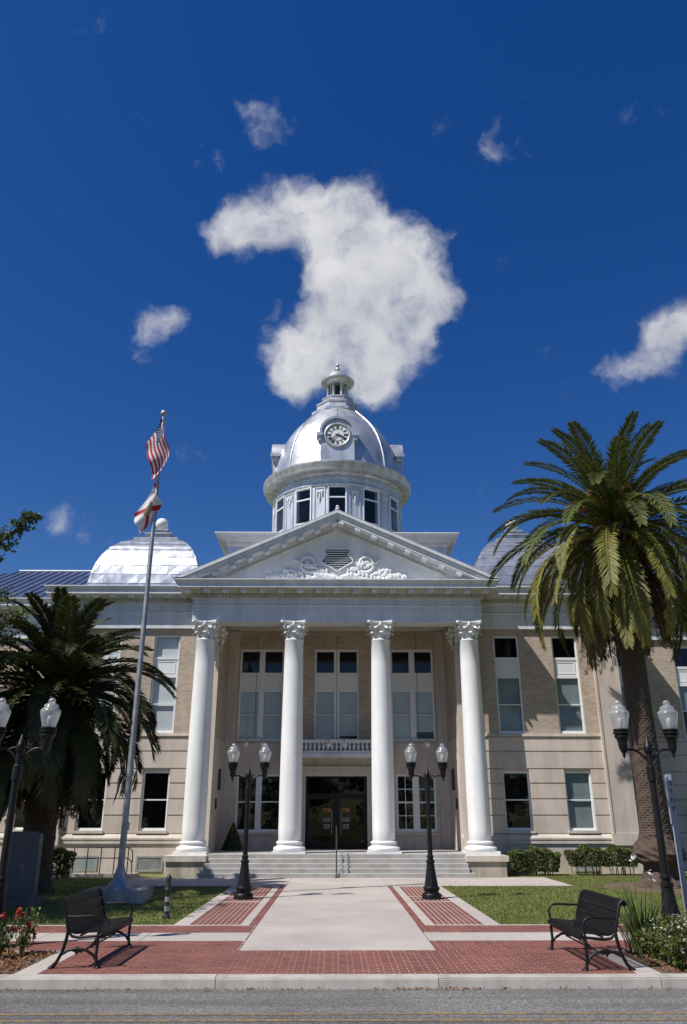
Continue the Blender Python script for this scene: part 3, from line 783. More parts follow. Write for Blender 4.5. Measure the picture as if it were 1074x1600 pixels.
for s in (-1, 1):
    c = sub('anta_capital', CH, (s*5.42, YW+.30, 0)); link('capital', cap_me, c, (0, 0, 8.80), (0, 0, 0), (1.05, .95, .98))

# --- porch back wall
YB = 36.5
dn = 1.30
holes_l = [(-4.42, -2.44, 1.40, 3.82), (2.62, 4.42, 1.40, 3.82), (-1.42, 1.42, ZF, 3.78)]
holes_u = [(-4.5, -2.45, 5.22, 9.4), (-1.03, 1.03, 5.22, 9.4), (2.5, 4.5, 5.22, 9.4)]
b = MB(); b.grid(-5.0, 5.0, .5, 5.12, holes_l, YB, YB+.35); part('stone_wall', 'stone', b)
b = MB(); b.grid(-5.0, 5.0, 5.12, 10.28, holes_u, YB+.01, YB+.35); part('brick_wall', 'brick', b)
for s in (-1, 1):
    b = MB(); x1, x2 = sorted((s*5.0, s*5.35)); b.box(x1, x2, YW+.345, YB+.3, .6, 5.1); part('side_wall', 'stone', b)
    b = MB(); b.box(x1, x2, YW+.345, YB+.3, 5.1, 10.28); part('side_wall', 'brick', b)
    b = MB(); x1, x2 = sorted((s*4.55, s*4.998)); b.box(x1, x2, YB-.14, YB-.002, ZF+.01, 10.2); part('corner_pilaster', 'stone', b)
    b = MB(); x1, x2 = sorted((s*4.93, s*4.997)); b.box(x1, x2, 34.3, 34.42, 2.35, 2.75); part('wall_plaque', 'iron', b)
    b = MB(); b.box(x1, x2, 34.8, 35.3, 3.1, 3.95); part('wall_vent', 'louvre', b)
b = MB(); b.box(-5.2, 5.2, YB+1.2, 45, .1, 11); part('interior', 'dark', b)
b = MB(); b.box(-5.34, 5.34, 32.8, YB+.4, 10.25, 10.35); part('porch_ceiling', 'ceiling', b)
pw = lambda x0, x1: [(x0+.09, (x0+x1)/2-.13), ((x0+x1)/2+.13, x1-.09)]
for (x0, x1), bl, sl in (((-4.5, -2.45), (4, 5, 6, 7), ()), ((-1.03, 1.03), (4, 5, 6, 7), ()), ((2.5, 4.5), (4, 5, 6, 7), ())):
    P = pw(x0, x1)
    ce = [(P[0][0], P[0][1], 8.3, 9.28, 'g'), (P[1][0], P[1][1], 8.3, 9.28, 'g'), (x0+.07, (x0+x1)/2-.05, 7.56, 8.18, 'p'), ((x0+x1)/2+.05, x1-.07, 7.56, 8.18, 'p')] + sash_cells(P, 5.34, 7.42, 6.38)
    window(x0+.004, x1-.004, 5.224, 9.396, YB, ce, bl, sl, bm='blind_shade')
x0, x1 = holes_l[0][:2]; window(x0+.004, x1-.004, 1.404, 3.816, YB, sash_cells(pw(x0, x1), 1.54, 3.72, 2.66), sill=.1)
x0, x1 = holes_l[1][:2]; ce = []
for a, c in pw(x0, x1):
    for i in range(2):
        for j in range(4):
            xa = a + (c-a)*i/2 + .014; xb = a + (c-a)*(i+1)/2 - .014; za = 1.54 + 2.2*j/4 + .014 + (.02 if j == 2 else 0); zb = 1.54 + 2.2*(j+1)/4 - .014 - (.02 if j == 1 else 0)
            ce.append((xa, xb, za, zb, 'g'))
window(x0+.004, x1-.004, 1.404, 3.816, YB, ce, sill=.1)
# door
b = MB(); b.grid(-1.62, 1.62, ZF+.004, 4.0, [(-1.35, 1.35, 0, 3.72)], YB-.09, YB-.003); part('door_surround', 'stone_trim', b)
b = MB(); b.box(-1.75, 1.75, YB-.2, YB-.004, 4.003, 4.12); part('door_cornice', 'stone_trim', b)
b = MB(); b.grid(-1.415, 1.415, ZF+.005, 3.775, [(-1.3, 1.3, 3.0, 3.66), (-1.3, -.03, .8, 2.9), (.03, 1.3, .8, 2.9)], YB+.16, YB+.24); part('door_frame', 'black', b)
for s in (-1, 1):
    xa, xb = sorted((s*.035, s*1.295))
    b = MB(); b.grid(xa, xb, .81, 2.89, [(xa+.11, xb-.11, 1.02, 2.78)], YB+.17, YB+.22); d = part('door', 'black', b)
    b = MB(); b.add([(xa+.1,YB+.2,1.0),(xb-.1,YB+.2,1.0),(xb-.1,YB+.2,2.8),(xa+.1,YB+.2,2.8)], [(0,1,2,3)]); b.build('pane', 'doorglass', d)
    b = MB(); b.tube([(s*.2, YB+.10, 1.35), (s*.2, YB+.10, 2.35)], .016, 6); b.build('handle', 'galv', d)
    for (zc, m, w, h) in ((2.32, 'amber', .32, .16), (1.93, 'paper', .30, .16), (1.66, 'paper', .26, .18)):
        b = MB(); xc = s*.42; b.box(xc-w/2, xc+w/2, YB+.185, YB+.195, zc-h/2, zc+h/2); n_ = b.build('notice', m, d)
        b = MB()
        for q in range(3): b.box(xc-w*.4, xc+w*random.uniform(.1, .42), YB+.181, YB+.184, zc+h*(.25-.28*q)-.012, zc+h*(.25-.28*q)+.012)
        # printed lines on the notice
        tag(b.build('print', 'letter', d), kind='stuff')
b = MB(); b.add([(-1.3,YB+.2,3.0),(1.3,YB+.2,3.0),(1.3,YB+.2,3.66),(-1.3,YB+.2,3.66)], [(0,1,2,3)]); part('transom_pane', 'doorglass', b)
# balcony
b = MB(); b.box(-2.45, 2.45, 35.55, YB-.004, 4.46, 4.62); part('balcony_slab', 'frieze', b)
b = MB(); b.box(-2.45, 2.45, 35.6, 35.78, 4.623, 4.74); part('balcony_rail', 'frieze', b)
b = MB(); b.box(-2.48, 2.48, 35.57, 35.81, 5.08, 5.2); part('balcony_rail', 'frieze', b)
bb = MB(); bb.lathe([(.045,0),(.06,.02),(.03,.05),(.055,.12),(.07,.18),(.04,.26),(.03,.29),(.055,.32),(.05,.338)], n=10)
bme = bb.mesh('baluster', 'frieze', 40)
for i in range(25): link('baluster', bme, CH, (-2.3 + i*4.6/24, 35.69-33, 4.741))
for x in (-2.3, 2.3):
    b = MB(); b.prism([(x-.09,4.455),(x+.09,4.455),(x+.09,4.3),(x+.05,4.05),(x-.05,4.05),(x-.09,4.3)], 35.7, YB-.004); part('bracket', 'frieze', b)

# --- portico entablature and pediment
YE = 32.03
EP = [(-.8,10.4),(-.8,9.62),(.0,9.62),(.0,9.95),(.03,9.97),(.03,10.26),(.07,10.31),(.0,10.36),(.0,10.60),(.06,10.64),(.06,10.80),(.17,10.82),(.17,10.95),(.60,10.95),(.60,11.10),(.71,11.25),(.71,11.29),(-.8,11.33)]
XE = 6.05
b = MB(); b.sweep([(-XE, 33.7), (-XE, YE), (XE, YE), (XE, 33.7)], EP); part('portico_entablature', 'frieze', b)
b = MB(); b.box(-XE+.3, XE-.3, YE+.75, 36.4, 10.36, 11.3); part('entablature_core', 'frieze', b)
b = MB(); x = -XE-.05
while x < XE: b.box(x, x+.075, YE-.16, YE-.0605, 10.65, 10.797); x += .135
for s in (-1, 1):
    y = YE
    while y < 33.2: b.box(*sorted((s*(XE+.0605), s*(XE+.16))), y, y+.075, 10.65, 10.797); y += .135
tag(part('dentil_band', 'shaded_trim', b), kind='stuff')
for i in range(17):
    x = -6.24 + i*.78; b = MB()
    b.prism([(x-.13,10.80),(x+.13,10.80),(x+.13,10.946),(x-.13,10.946)], YE-.5, YE-.172); part('modillion', 'frieze', b)
b = MB(); b.sweep([(-XE, 33.7), (-XE, YE), (XE, YE), (XE, 33.7)], [(.174, 10.944), (.58, 10.944)], endcaps=False); part('cornice_soffit', 'shaded_trim', b)  # thin sheet that carries the soffit's painted-in shade
b = MB(); b.sweep([(-XE, 33.7), (-XE, YE), (XE, YE), (XE, 33.7)], [(.064, 10.645), (.064, 10.80)], endcaps=False); part('dentil_bed', 'shaded_trim', b)  # bed behind the dentils, shade tone in its colour
th = math.atan2(3.05, 6.76); tn, cs_ = math.tan(th), math.cos(th); ZA = 14.36
def rake(a, c, y0, y1, s, zb=11.335):                     # band between depths a > c below the slope line
    za, zc = ZA + a/cs_, ZA + c/cs_; xa, xc = (za-zb)/tn, (zc-zb)/tn
    return [(0, zc), (s*xc, zb), (s*xa, zb), (0, za)], y0, y1
for s in (-1, 1):
    b = MB()
    for a, c, y0 in ((.0, -.10, 31.30), (-.102, -.20, 31.36), (-.202, -.34, 31.42), (-.342, -.50, 31.88), (-.502, -.62, 31.96)):
        b.prism(*rake(a, c, y0, 32.2, s))
    part('raking_cornice', 'frieze' if s < 0 else 'frieze', b)
    dx = Vector((s*cs_, 0, -math.sin(th))); nz_ = Vector((s*math.sin(th), 0, cs_))
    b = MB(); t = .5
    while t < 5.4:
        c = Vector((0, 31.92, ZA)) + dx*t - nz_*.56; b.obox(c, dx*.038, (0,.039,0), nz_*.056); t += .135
    tag(part('dentil_band', 'shaded_trim', b), kind='stuff')
    for i in range(8):
        c = Vector((0, 31.65, ZA)) + dx*(.35 + .78*i) - nz_*.405; b = MB(); b.obox(c, dx*.13, (0,.215,0), nz_*.062); part('modillion', 'frieze', b)
    # roof slopes behind the pediment
    b = MB()
    b.add([(0,31.32,ZA+.01),(s*6.8,31.32,11.29),(s*6.8,36.7,11.29),(0,36.7,ZA+.01)], [(0,1,2,3)])
    b.add([(0,31.32,ZA+.05),(s*6.85,31.32,11.32),(s*6.85,36.7,11.32),(0,36.7,ZA+.05)], [(0,1,2,3)])
    b.add([(0,31.32,ZA+.01),(s*6.8,31.32,11.29),(s*6.85,31.32,11.32),(0,31.32,ZA+.05)], [(0,1,2,3)])
    part('gable_roof', 'rooftar', b)
b = MB(); b.lathe([(.09,0),(.11,.05),(.06,.1),(.09,.16),(.02,.24),(0,.25)], (0,31.4,ZA+.02), 10); part('apex_knob', 'frieze', b)
zt = ZA - .62/cs_; b = MB(); b.prism([(-(zt-11.33)/tn-.05, 11.33), ((zt-11.33)/tn+.05, 11.33), (0, zt+.05)], 32.05, 32.3); part('tympanum', 'white', b)
# louvred vent in the tympanum
lp = [(-.5,12.78),(.5,12.78),(.5,12.62),(.44,12.55),(.62,12.32),(.62,12.22),(.0,11.86),(-.62,12.22),(-.62,12.32),(-.44,12.55),(-.5,12.62)]
b = MB(); b.prism(lp, 31.99, 32.045); lv = part('louvre_vent', 'louvre', b)
for z in [12.71 - .1*i for i in range(9)]:
    hwid = .47 if z > 12.58 else (.45 + (12.55-z)*.7 if z > 12.32 else (.58 if z > 12.22 else max(.05, (z-11.88)/.36*.58)))
    b = MB(); b.obox((0, 31.96, z), (min(.57, hwid),0,0), (0,.03,.012), (0,-.004,.016)); b.build('slat', 'frieze', lv)
b = MB(); k = 1.13
b.tube([(x*1.06, 31.98, 12.3+(z-12.3)*1.08) for x, z in lp + lp[:1]], .04, 6); b.build('vent_surround', 'white', lv)
# carved scrolls
for s in (-1, 1):
    b = MB()
    def vol(cx, cz, r0, turns, a0, dirn, w, y=31.98):
        pts = []; rs = []
        for k in range(34):
            t = k/33; rr = r0*(1-t)**.8 + .015; an = a0 + dirn*turns*2*PI*t
            pts.append((s*(cx + rr*math.cos(an)), y - .05*t, cz + rr*math.sin(an))); rs.append(w*(1-.45*t))
        b.tube(pts, rs, 7)
    def leafy(x0, z0, x1, z1, n, w):
        for k in range(n):
            t = (k+.5)/n; x = x0 + (x1-x0)*t; z = z0 + (z1-z0)*t + .08*math.sin(t*9)
            a = random.uniform(.2, 1.3); l = w*(1-.35*t)
            p = [(s*x, 32.0, z), (s*(x+l*.5*math.cos(a)), 31.90, z+l*.5*math.sin(a)), (s*(x+l*math.cos(a+.4)), 31.95, z+l*math.sin(a+.4))]
            b.tube(p, [.05*w/.3, .075*w/.3, .015], 6)
    vol(1.22, 12.17, .40, 1.7, -2.2, 1, .085)
    vol(2.0, 11.72, .26, 1.5, .6, -1, .07)
    vol(.72, 11.72, .24, 1.4, 2.2, -1, .07)
    vol(2.62, 11.58, .15, 1.2, 2.6, -1, .05)
    b.tube([(s*(.15+.45*k), 31.97, 11.55 + .14*math.sin(k*1.7)) for k in range(8)], [.1, .1, .09, .09, .08, .07, .05, .03], 7)
    leafy(.3, 11.5, 3.0, 11.45, 16, .32); leafy(.9, 11.9, 1.8, 12.2, 7, .30); leafy(1.4, 11.55, 2.3, 11.75, 7, .28); leafy(.35, 11.65, 1.0, 12.0, 6, .26)
    b.v = [(x, 32.05 + (y-32.05)*.55, z) for x, y, z in b.v]
    part('carved_scroll', 'white', b, 60)

# --- attic block
b = MB(); b.box(-5.42, 5.42, 36.6, 46, 11, 14.56); part('attic_wall', 'silver_soft', b)
AP = [(-.3,14.5),(.03,14.5),(.05,14.56),(.05,14.68),(.12,14.70),(.20,14.76),(.46,14.83),(.48,14.92),(.58,15.02),(.58,15.06),(-.5,15.09)]
b = MB(); b.sweep([(-5.42,46),(-5.42,36.6),(5.42,36.6),(5.42,46)], AP); part('attic_cornice', 'white', b)
b = MB(); x = -5.42
while x < 5.42: b.box(x, x+.07, 36.6-.13, 36.6-.051, 14.57, 14.67); x += .14
for s in (-1, 1):
    y = 36.6
    while y < 39: b.box(*sorted((s*5.471, s*5.55)), y, y+.07, 14.57, 14.67); y += .14
tag(part('dentil_band', 'white', b), kind='stuff')
b = MB(); b.box(-5.4, 5.4, 36.4, 46, 15.02, 15.10); part('attic_roof', 'rooftar', b)

# --- drum with twelve windows
DC = (0, 41.0, 0); RD = 3.55
wa = math.asin(.50/RD)
for k in range(12):
    a = -PI/2 + k*PI/6
    b = MB(); b.lathe([(RD,15.05),(RD,18.2)], DC, 6, a+wa, a+PI/6-wa)
    for q in (a+wa, a+PI/6-wa):                          # reveals
        b.add([(RD*math.cos(q), 41+RD*math.sin(q), 15.05), ((RD-.3)*math.cos(q), 41+(RD-.3)*math.sin(q), 15.05), ((RD-.3)*math.cos(q), 41+(RD-.3)*math.sin(q), 18.2), (RD*math.cos(q), 41+RD*math.sin(q), 18.2)], [(0,1,2,3)])
    pr_ = part('drum_pier', 'silver_soft', b, 30)
    am = a + PI/12
    if math.sin(am) > .3: continue
    mx = Matrix.Translation(Vector(DC)) @ Matrix.Rotation(am + PI/2, 4, 'Z')
    b = MB(); b.grid(-.29, .29, 15.3, 18.1, [(-.25, .25, 15.34, 18.06)], -RD-.035, -RD+.02); b.xf(mx); b.build('panel_moulding', 'silver_soft', pr_)
    b = MB()
    for (x, z, h) in ((0, 17.75, .55), (-.13, 17.85, .3), (.13, 17.85, .3)):
        b.tube([(x, -RD-.02, z+.06), (x, -RD-.05, z-h*.4), (x, -RD-.02, z-h)], [.02, .045, .01], 6)
    b.tube([(-.2, -RD-.03, 17.9), (0, -RD-.05, 17.82), (.2, -RD-.03, 17.9)], .035, 6); b.xf(mx); b.build('pendant_carving', 'white', pr_)
for k in range(12):
    a = k*PI/6
    if math.cos(a) < -.3: continue
    mx = Matrix.Translation(Vector(DC)) @ Matrix.Rotation(a, 4, 'Z')
    x0, x1 = -.495, .495
    ce = [(x0+.08, x1-.08, 17.56, 18.08, 'g'), (x0+.08, x1-.08, 16.25, 17.49, 'g'), (x0+.08, x1-.08, 15.12, 16.18, 'l')]
    window(x0, x1, 15.06, 18.17, -RD-.10, ce, mx=mx, fd=.09)
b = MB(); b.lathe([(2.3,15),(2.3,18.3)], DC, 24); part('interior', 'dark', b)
b = MB(); b.lathe([(RD-.3,18.19),(RD+.03,18.19),(RD+.08,18.24),(RD+.08,18.32),(RD+.02,18.36),(RD+.02,18.78),(RD+.07,18.82),(RD+.12,18.9),(RD+.45,18.93),(RD+.52,18.96),(RD+.55,19.08),(RD+.64,19.24),(RD+.66,19.3),(RD+.66,19.37),(RD+.2,19.46),(RD-.3,19.46)], DC, 72)
part('drum_cornice', 'silver_trim', b, 25)
b = MB(); b.lathe([(RD+.024,18.37),(RD+.024,18.77)], DC, 72); part('drum_frieze', 'silver_soft', b, 60)
n = 36
for k in range(n):
    a0 = -PI/2 + (k - n/2)*2*PI/n
    if math.sin(a0 + PI/n) > .25: continue
    pts = []
    for i in range(9):
        t = i/8; a = a0 + t*2*PI/n; pts.append(((RD+.045)*math.cos(a), 41+(RD+.045)*math.sin(a), 18.72 - .16*math.sin(t*PI)))
    b = MB(); b.tube(pts, [.025,.03,.04,.045,.05,.045,.04,.03,.025], 6); b.lathe([(0,.06),(.05,.02),(.05,-.03),(0,-.07)], pts[0], 6); part('swag', 'silver_soft', b, 60)
b = MB(); b.lathe([(3.85,15.05),(3.85,15.22),(3.7,15.3),(RD+.0,15.34)], DC, 60); part('drum_base', 'silver_soft', b, 30)

# --- dome in sheet-metal gores
DP = [(3.72,19.42),(3.62,19.6),(3.58,20.1),(3.53,20.45),(3.44,20.85),(3.31,21.3),(3.12,21.8),(2.88,22.26),(2.58,22.7),(2.25,23.1),(1.88,23.5),(1.5,23.9),(1.38,24.05)]
for k in range(8):
    a0 = -PI/2 - PI/8 + PI/8 + k*PI/4
    b = MB(); b.lathe(DP, DC, 8, a0+.004, a0+PI/4-.004); part('dome_panel', 'silver', b, 60)
for k in range(4):
    a = -PI/4 + k*PI/2
    b = MB(); b.tube([((r+.01)*math.cos(a), 41+(r+.01)*math.sin(a), z) for r, z in DP[1:]], .055, 8); part('dome_rib', 'silver', b, 60)
for k in range(8):
    a = -PI/2 + k*PI/4 + (PI/8 if k % 2 else -PI/8)
# clock dormers on the four sides
def dormer(az, clock):
    mx = Matrix.Translation(Vector(DC)) @ Matrix.Rotation(az, 4, 'Z')
    yF = -3.62; zc = 21.06
    arc = [(.86*math.cos(t), zc + .12 + .86*math.sin(t)) for t in [PI*i/16 for i in range(17)]]
    b = MB(); b.prism([(-.92, 19.45), (.92, 19.45), (.88, zc+.12)] + arc[1:-1] + [(-.88, zc+.12)], yF, -2.3); b.xf(mx)
    d = part('clock_dormer', 'silver', b, 30)
    b = MB()
    hood = [(.98*math.cos(t), zc + .14 + .98*math.sin(t)) for t in [PI*i/16 for i in range(17)]]
    b.prism(hood + arc[::-1], yF-.11, -2.4)
    for s in (-1, 1):
        b.box(*sorted((s*.80, s*1.14)), yF-.16, yF+.4, zc-.06, zc+.12); b.box(*sorted((s*.86, s*1.05)), yF-.08, yF+.3, zc-.30, zc-.062)
    b.xf(mx); b.build('dormer_hood', 'silver', d, 30)
    b = MB(); b.tube([(.66*math.cos(t), yF-.03, zc+.66*math.sin(t)) for t in [2*PI*i/40 for i in range(41)]], .075, 8, False); b.xf(mx); b.build('clock_rim', 'silver_trim', d, 60)
    if not clock: return
    b = MB(); b.prism([(.63*math.cos(t), zc+.63*math.sin(t)) for t in [2*PI*i/48 for i in range(48)]], yF-.045, yF-.01); b.xf(mx)
    c = part('clock', 'clockface', b)
    b = MB(); y = yF - .055
    def bar(r0, r1, a, off, w, sl=0):
        ca, sa = math.sin(a), math.cos(a); rd = Vector((ca, 0, sa)); tg = Vector((sa, 0, -ca))
        p0 = rd*r0 + tg*(off-sl); p1 = rd*r1 + tg*(off+sl); dd = (p1-p0); ln = dd.length; dd.normalize(); nn = Vector((-dd.z, 0, dd.x))
        cc = (p0+p1)*.5 + Vector((0, y, zc)); b.obox(cc, dd*ln/2, (0,.006,0), nn*w/2)
    NUM = ['XII', 'I', 'II', 'III', 'IIII', 'V', 'VI', 'VII', 'VIII', 'IX', 'X', 'XI']
    WD = {'I': .042, 'V': .085, 'X': .085}
    for k, nm in enumerate(NUM):
        a = 2*PI*k/12; tot = sum(WD[ch] for ch in nm); o = -tot/2
        for ch in nm:
            cx = o + WD[ch]/2
            if ch == 'I': bar(.38, .55, a, cx, .026)
            elif ch == 'V': bar(.38, .55, a, cx-.02, .026, -.018); bar(.38, .55, a, cx+.02, .016, .018)
            else: bar(.38, .55, a, cx, .026, -.03); bar(.38, .55, a, cx, .016, .03)
            o += WD[ch]
    b.tube([(.60*math.cos(t), y, zc+.60*math.sin(t)) for t in [2*PI*i/48 for i in range(49)]], .014, 4, False)
    b.tube([(.355*math.cos(t), y, zc+.355*math.sin(t)) for t in [2*PI*i/48 for i in range(49)]], .008, 4, False)
    b.xf(mx); b.build('numerals', 'numeral', c)
    for nm, a, l, w in (('hour_hand', 2*PI*(3.66/12), .36, .06), ('minute_hand', 2*PI*(38.5/60), .53, .042)):
        b = MB(); rd = Vector((math.sin(a), 0, math.cos(a))); tg = Vector((math.cos(a), 0, -math.sin(a))); o = Vector((0, yF-.075, zc))
        q = [o - rd*.12 - tg*w*.5, o - rd*.12 + tg*w*.5, o + rd*l*.72 + tg*w*.75, o + rd*l, o + rd*l*.72 - tg*w*.75]
        b.add(q + [p + Vector((0,-.012,0)) for p in q], [(0,1,2,3,4),(9,8,7,6,5)] + [(i,(i+1) % 5,(i+1) % 5+5,i+5) for i in range(5)])
        b.xf(mx); b.build(nm, 'numeral', c)
dormer(0, True); dormer(PI/2, True); dormer(-PI/2, True); dormer(PI, False)
# lantern
oct_ = 8
b = MB(); b.lathe([(1.55,23.82),(1.62,23.9),(1.62,24.05),(1.5,24.12),(1.32,24.16),(1.28,24.5),(1.34,24.55),(1.34,24.64),(1.1,24.72),(.98,24.76),(.95,25.0),(1.0,25.03),(1.0,25.1),(.78,25.14),(.1,25.16)], DC, oct_, PI/8, 2*PI+PI/8)
part('lantern_base', 'silver_trim', b)
b = MB(); b.lathe([(.36,25.14),(.36,26.05)], DC, 8); part('lantern_core', 'louvre', b)
for k in range(8):
    a = PI/8 + k*PI/4; c = (.60*math.cos(a), 41+.60*math.sin(a), 0)
    b = MB(); b.lathe([(.12,25.13),(.12,25.2),(.085,25.22),(.08,25.95),(.11,25.99),(.12,26.05)], c, 8); part('lantern_column', 'silver_trim', b, 40)
b = MB(); b.lathe([(.2,26.0),(.74,26.04),(.78,26.16),(.95,26.28),(1.0,26.36),(1.0,26.43),(.78,26.55),(.70,26.62),(.62,26.82),(.45,27.02),(.25,27.14),(.14,27.2),(.10,27.28),(.16,27.34),(.13,27.42),(.06,27.46),(.05,27.5)], DC, 24); part('lantern_roof', 'silver', b, 35)
b = MB(); b.lathe([(.03,27.48),(.10,27.54),(.13,27.62),(.10,27.70),(.04,27.76),(.02,27.85),(.012,28.6),(.006,29.25)], DC, 10); part('lightning_rod', 'silver_trim', b, 50)

# --- square domes over the wings
SP = [(2.55,11.45),(2.53,11.9),(2.46,12.4),(2.34,12.9),(2.15,13.4),(1.87,13.88),(1.48,14.28),(1.0,14.56)]
def sprof(t):                                            # arc-length parameter 0..1 -> (half width, z, normal)
    seg = [math.dist(SP[i], SP[i+1]) for i in range(len(SP)-1)]; d = t*sum(seg)
    for i, l in enumerate(seg):
        if d <= l or i == len(seg)-1:
            u = d/l; a, c = SP[i], SP[i+1]; return a[0]+(c[0]-a[0])*u, a[1]+(c[1]-a[1])*u, ((c[1]-a[1])/l, -(c[0]-a[0])/l)
        d -= l
for s in (-1, 1):
    CX, CY = s*8.78, 36.75
    b = MB()
    for q in range(4):
        mx = Matrix.Rotation(q*PI/2, 4, 'Z')
        vs = [tuple(mx @ Vector((sg*h, -h, z))) for h, z in SP for sg in (-1, 1)]
        b.add([(CX+x, CY+y, z) for x, y, z in vs], [(2*i, 2*i+1, 2*i+3, 2*i+2) for i in range(len(SP)-1)])
    b.box(CX-.95, CX+.95, CY-.95, CY+.95, 14.3, 14.56)
    dm = part('side_dome', 'shingle', b)
    rows = 8
    rest = MB()
    for q in range(4):
        mx = Matrix.Translation(Vector((CX, CY, 0))) @ Matrix.Rotation(q*PI/2, 4, 'Z')
        for r in range(rows):
            t0, t1 = r/rows, min(1, (r+1.12)/rows)
            (h0, z0, n0), (h1, z1, n1) = sprof(t0), sprof(t1)
            wdt = .52; off = -.26 if r % 2 else 0; x = -math.ceil(h0/wdt)*wdt + off - wdt
            while x < h0:
                a, c = max(x, -h0), min(x + wdt - .008, h0)
                if c - a > .06:
                    at, ct = max(min(a, h1), -h1), max(min(c, h1), -h1)
                    lo, hi = .018 + random.uniform(0, .006), .008
                    tw = random.uniform(-.011, .011)
                    o0, o1 = Vector((0, -n0[0], n0[1])), Vector((0, -n1[0], n1[1]))
                    P = [Vector((a,-h0,z0))+o0*(lo+tw), Vector((c,-h0,z0))+o0*(lo-tw), Vector((ct,-h1,z1))+o1*hi, Vector((at,-h1,z1))+o1*hi]
                    Q = [Vector((a,-h0,z0))+o0*.004, Vector((c,-h0,z0))+o0*.004]
                    bb_ = MB() if q == 0 else rest
                    bb_.add([mx @ p for p in P + Q], [(0,1,2,3),(4,5,1,0),(4,0,3),(1,5,2)])
                    if q == 0: bb_.build('shingle', 'shingle', dm)
                x += wdt
    tag(rest.build('shingle_field', 'shingle', dm), kind='stuff')
    b = MB()
    for h_, z0, z1 in ((1.05, 14.56, 14.65), (.62, 14.653, 14.75), (.56, 14.753, 14.97), (.66, 14.973, 15.04), (.36, 15.043, 15.24), (.43, 15.243, 15.31)):
        b.box(CX-h_, CX+h_, CY-h_, CY+h_, z0, z1)
    part('dome_cap', 'silver_trim', b)
    b = MB(); b.lathe([(.12,15.31),(.1,15.42)] + [(max(.001, .31*math.sin(PI*i/16)), 15.7 - .31*math.cos(PI*i/16)) for i in range(2, 17)], (CX, CY, 0), 24); part('ball_finial', 'white', b, 60)

# --- handrail on the steps
b = MB()
b.tube([(.0,30.72,.0),(.0,30.72,.95)], .022, 8); b.tube([(.0,32.0,.75),(.0,32.0,1.70)], .022, 8); b.tube([(0,31.36,.45),(0,31.36,1.33)], .018, 8)
HR = thing('handrail', 'dark metal handrail down the middle of the porch steps', 'handrail', (0, 30.72, 0))
b.build('posts', 'iron', HR, 60)
b = MB(); b.tube([(0,30.60,.88),(0,30.72,.95),(0,32.0,1.70),(0,32.18,1.70)], .024, 8); b.build('rail', 'iron', HR, 60)
b = MB(); b.tube([(0,30.72,.5),(0,32.0,1.25)], .016, 8); b.build('rail', 'iron', HR, 60)
b = MB(); b.tube([(0,30.72,.005),(0,30.72,.03)], .07, 10); b.build('foot_plate', 'iron', HR)
# ================================================================== STREET FURNITURE
def lamp(loc, label, group, scl=1.0):
    t = thing('street_lamp', label, 'street lamp', loc, 0, group); t.scale = (scl,)*3
    b = MB(); b.lathe([(.27,0),(.27,.10),(.25,.13),(.20,.14),(.20,.20),(.23,.23),(.23,.27),(.19,.31)], n=8, a0=PI/8, a1=2*PI+PI/8, caps=True)
    b.lathe([(.175,.30),(.16,.40),(.135,.55),(.11,.72),(.098,.86),(.115,.88),(.115,.93),(.08,.95),(.08,.99),(.092,1.0),(.092,1.04),(.07,1.06)], n=32, rf=lambda a, z: 1 + .05*math.cos(12*a) if z < .85 else 1)
    b.build('base', 'black', t, 40, True)
    b = MB(); b.lathe([(.068,1.05),(.055,2.95),(.052,3.02),(.075,3.04),(.075,3.16),(.055,3.18),(.055,3.22),(.03,3.25),(.015,3.32),(0,3.33)], n=24, rf=lambda a, z: 1 + .06*math.cos(12*a) if 1.1 < z < 2.9 else 1); b.build('shaft', 'black', t, 50, True)
    b = MB(); b.lathe([(.062,2.55),(.08,2.56),(.08,2.80),(.062,2.82)], n=16); b.build('collar', 'black', t, 40, True)
    for s in (-1, 1):
        X = s*.445
        b = MB(); b.tube([(s*.05,0,2.92),(s*.14,0,3.02),(s*.26,0,3.09),(s*.38,0,3.09),(s*.445,0,3.06)], .021, 8)
        b.tube([(s*.05,0,3.10),(s*.12,0,3.11),(s*.2,0,3.075)], .014, 6); b.build('arm', 'black', t, 60, True)
        b = MB(); b.lathe([(0,2.93),(.012,2.95),(.03,2.99),(.025,3.02),(.05,3.05),(.075,3.12),(.085,3.22),(.105,3.28),(.13,3.30),(.13,3.335),(.115,3.345),(.145,3.365),(.145,3.395),(.12,3.405),(.14,3.42),(.14,3.445),(.10,3.45)], (X,0,0), 18); b.build('lamp_holder', 'black', t, 35, True)
        b = MB(); b.lathe([(.115,3.45),(.125,3.50),(.155,3.62),(.172,3.70),(.174,3.725)], (X,0,0), 24, rf=lambda a, z: 1+.012*math.cos(24*a)); g = b.build('globe', 'globe', t, 70, True)
        b = MB(); b.lathe([(.176,3.724),(.168,3.75),(.125,3.785),(.118,3.80),(.128,3.81),(.12,3.835),(.075,3.86),(.052,3.875),(.062,3.89),(.058,3.925),(.03,3.955),(0,3.96)], (X,0,0), 24); b.build('globe_cap', 'globe', t, 50, True)
        b = MB(); b.lathe([(.02,3.45),(.03,3.48),(.05,3.56),(.045,3.63),(0,3.66)], (X,0,0), 12); b.build('bulb', 'globe_white', t, 60, True)
    return t
lamp((-2.47, 23.0, .01), 'twin-globe black lamp on the brick strip left of the concrete walk', 'twin-globe lamps')
lamp((2.52, 23.0, .01), 'twin-globe black lamp on the brick strip right of the concrete walk', 'twin-globe lamps')
lamp((5.72, 14.95, -.01), 'twin-globe black lamp in the flower bed before the tall palm trunk', 'twin-globe lamps', 1.03)
lamp((-5.74, 14.75, -.01), 'shaded twin-globe black lamp at the left edge before the low palm', 'twin-globe lamps', 1.03)

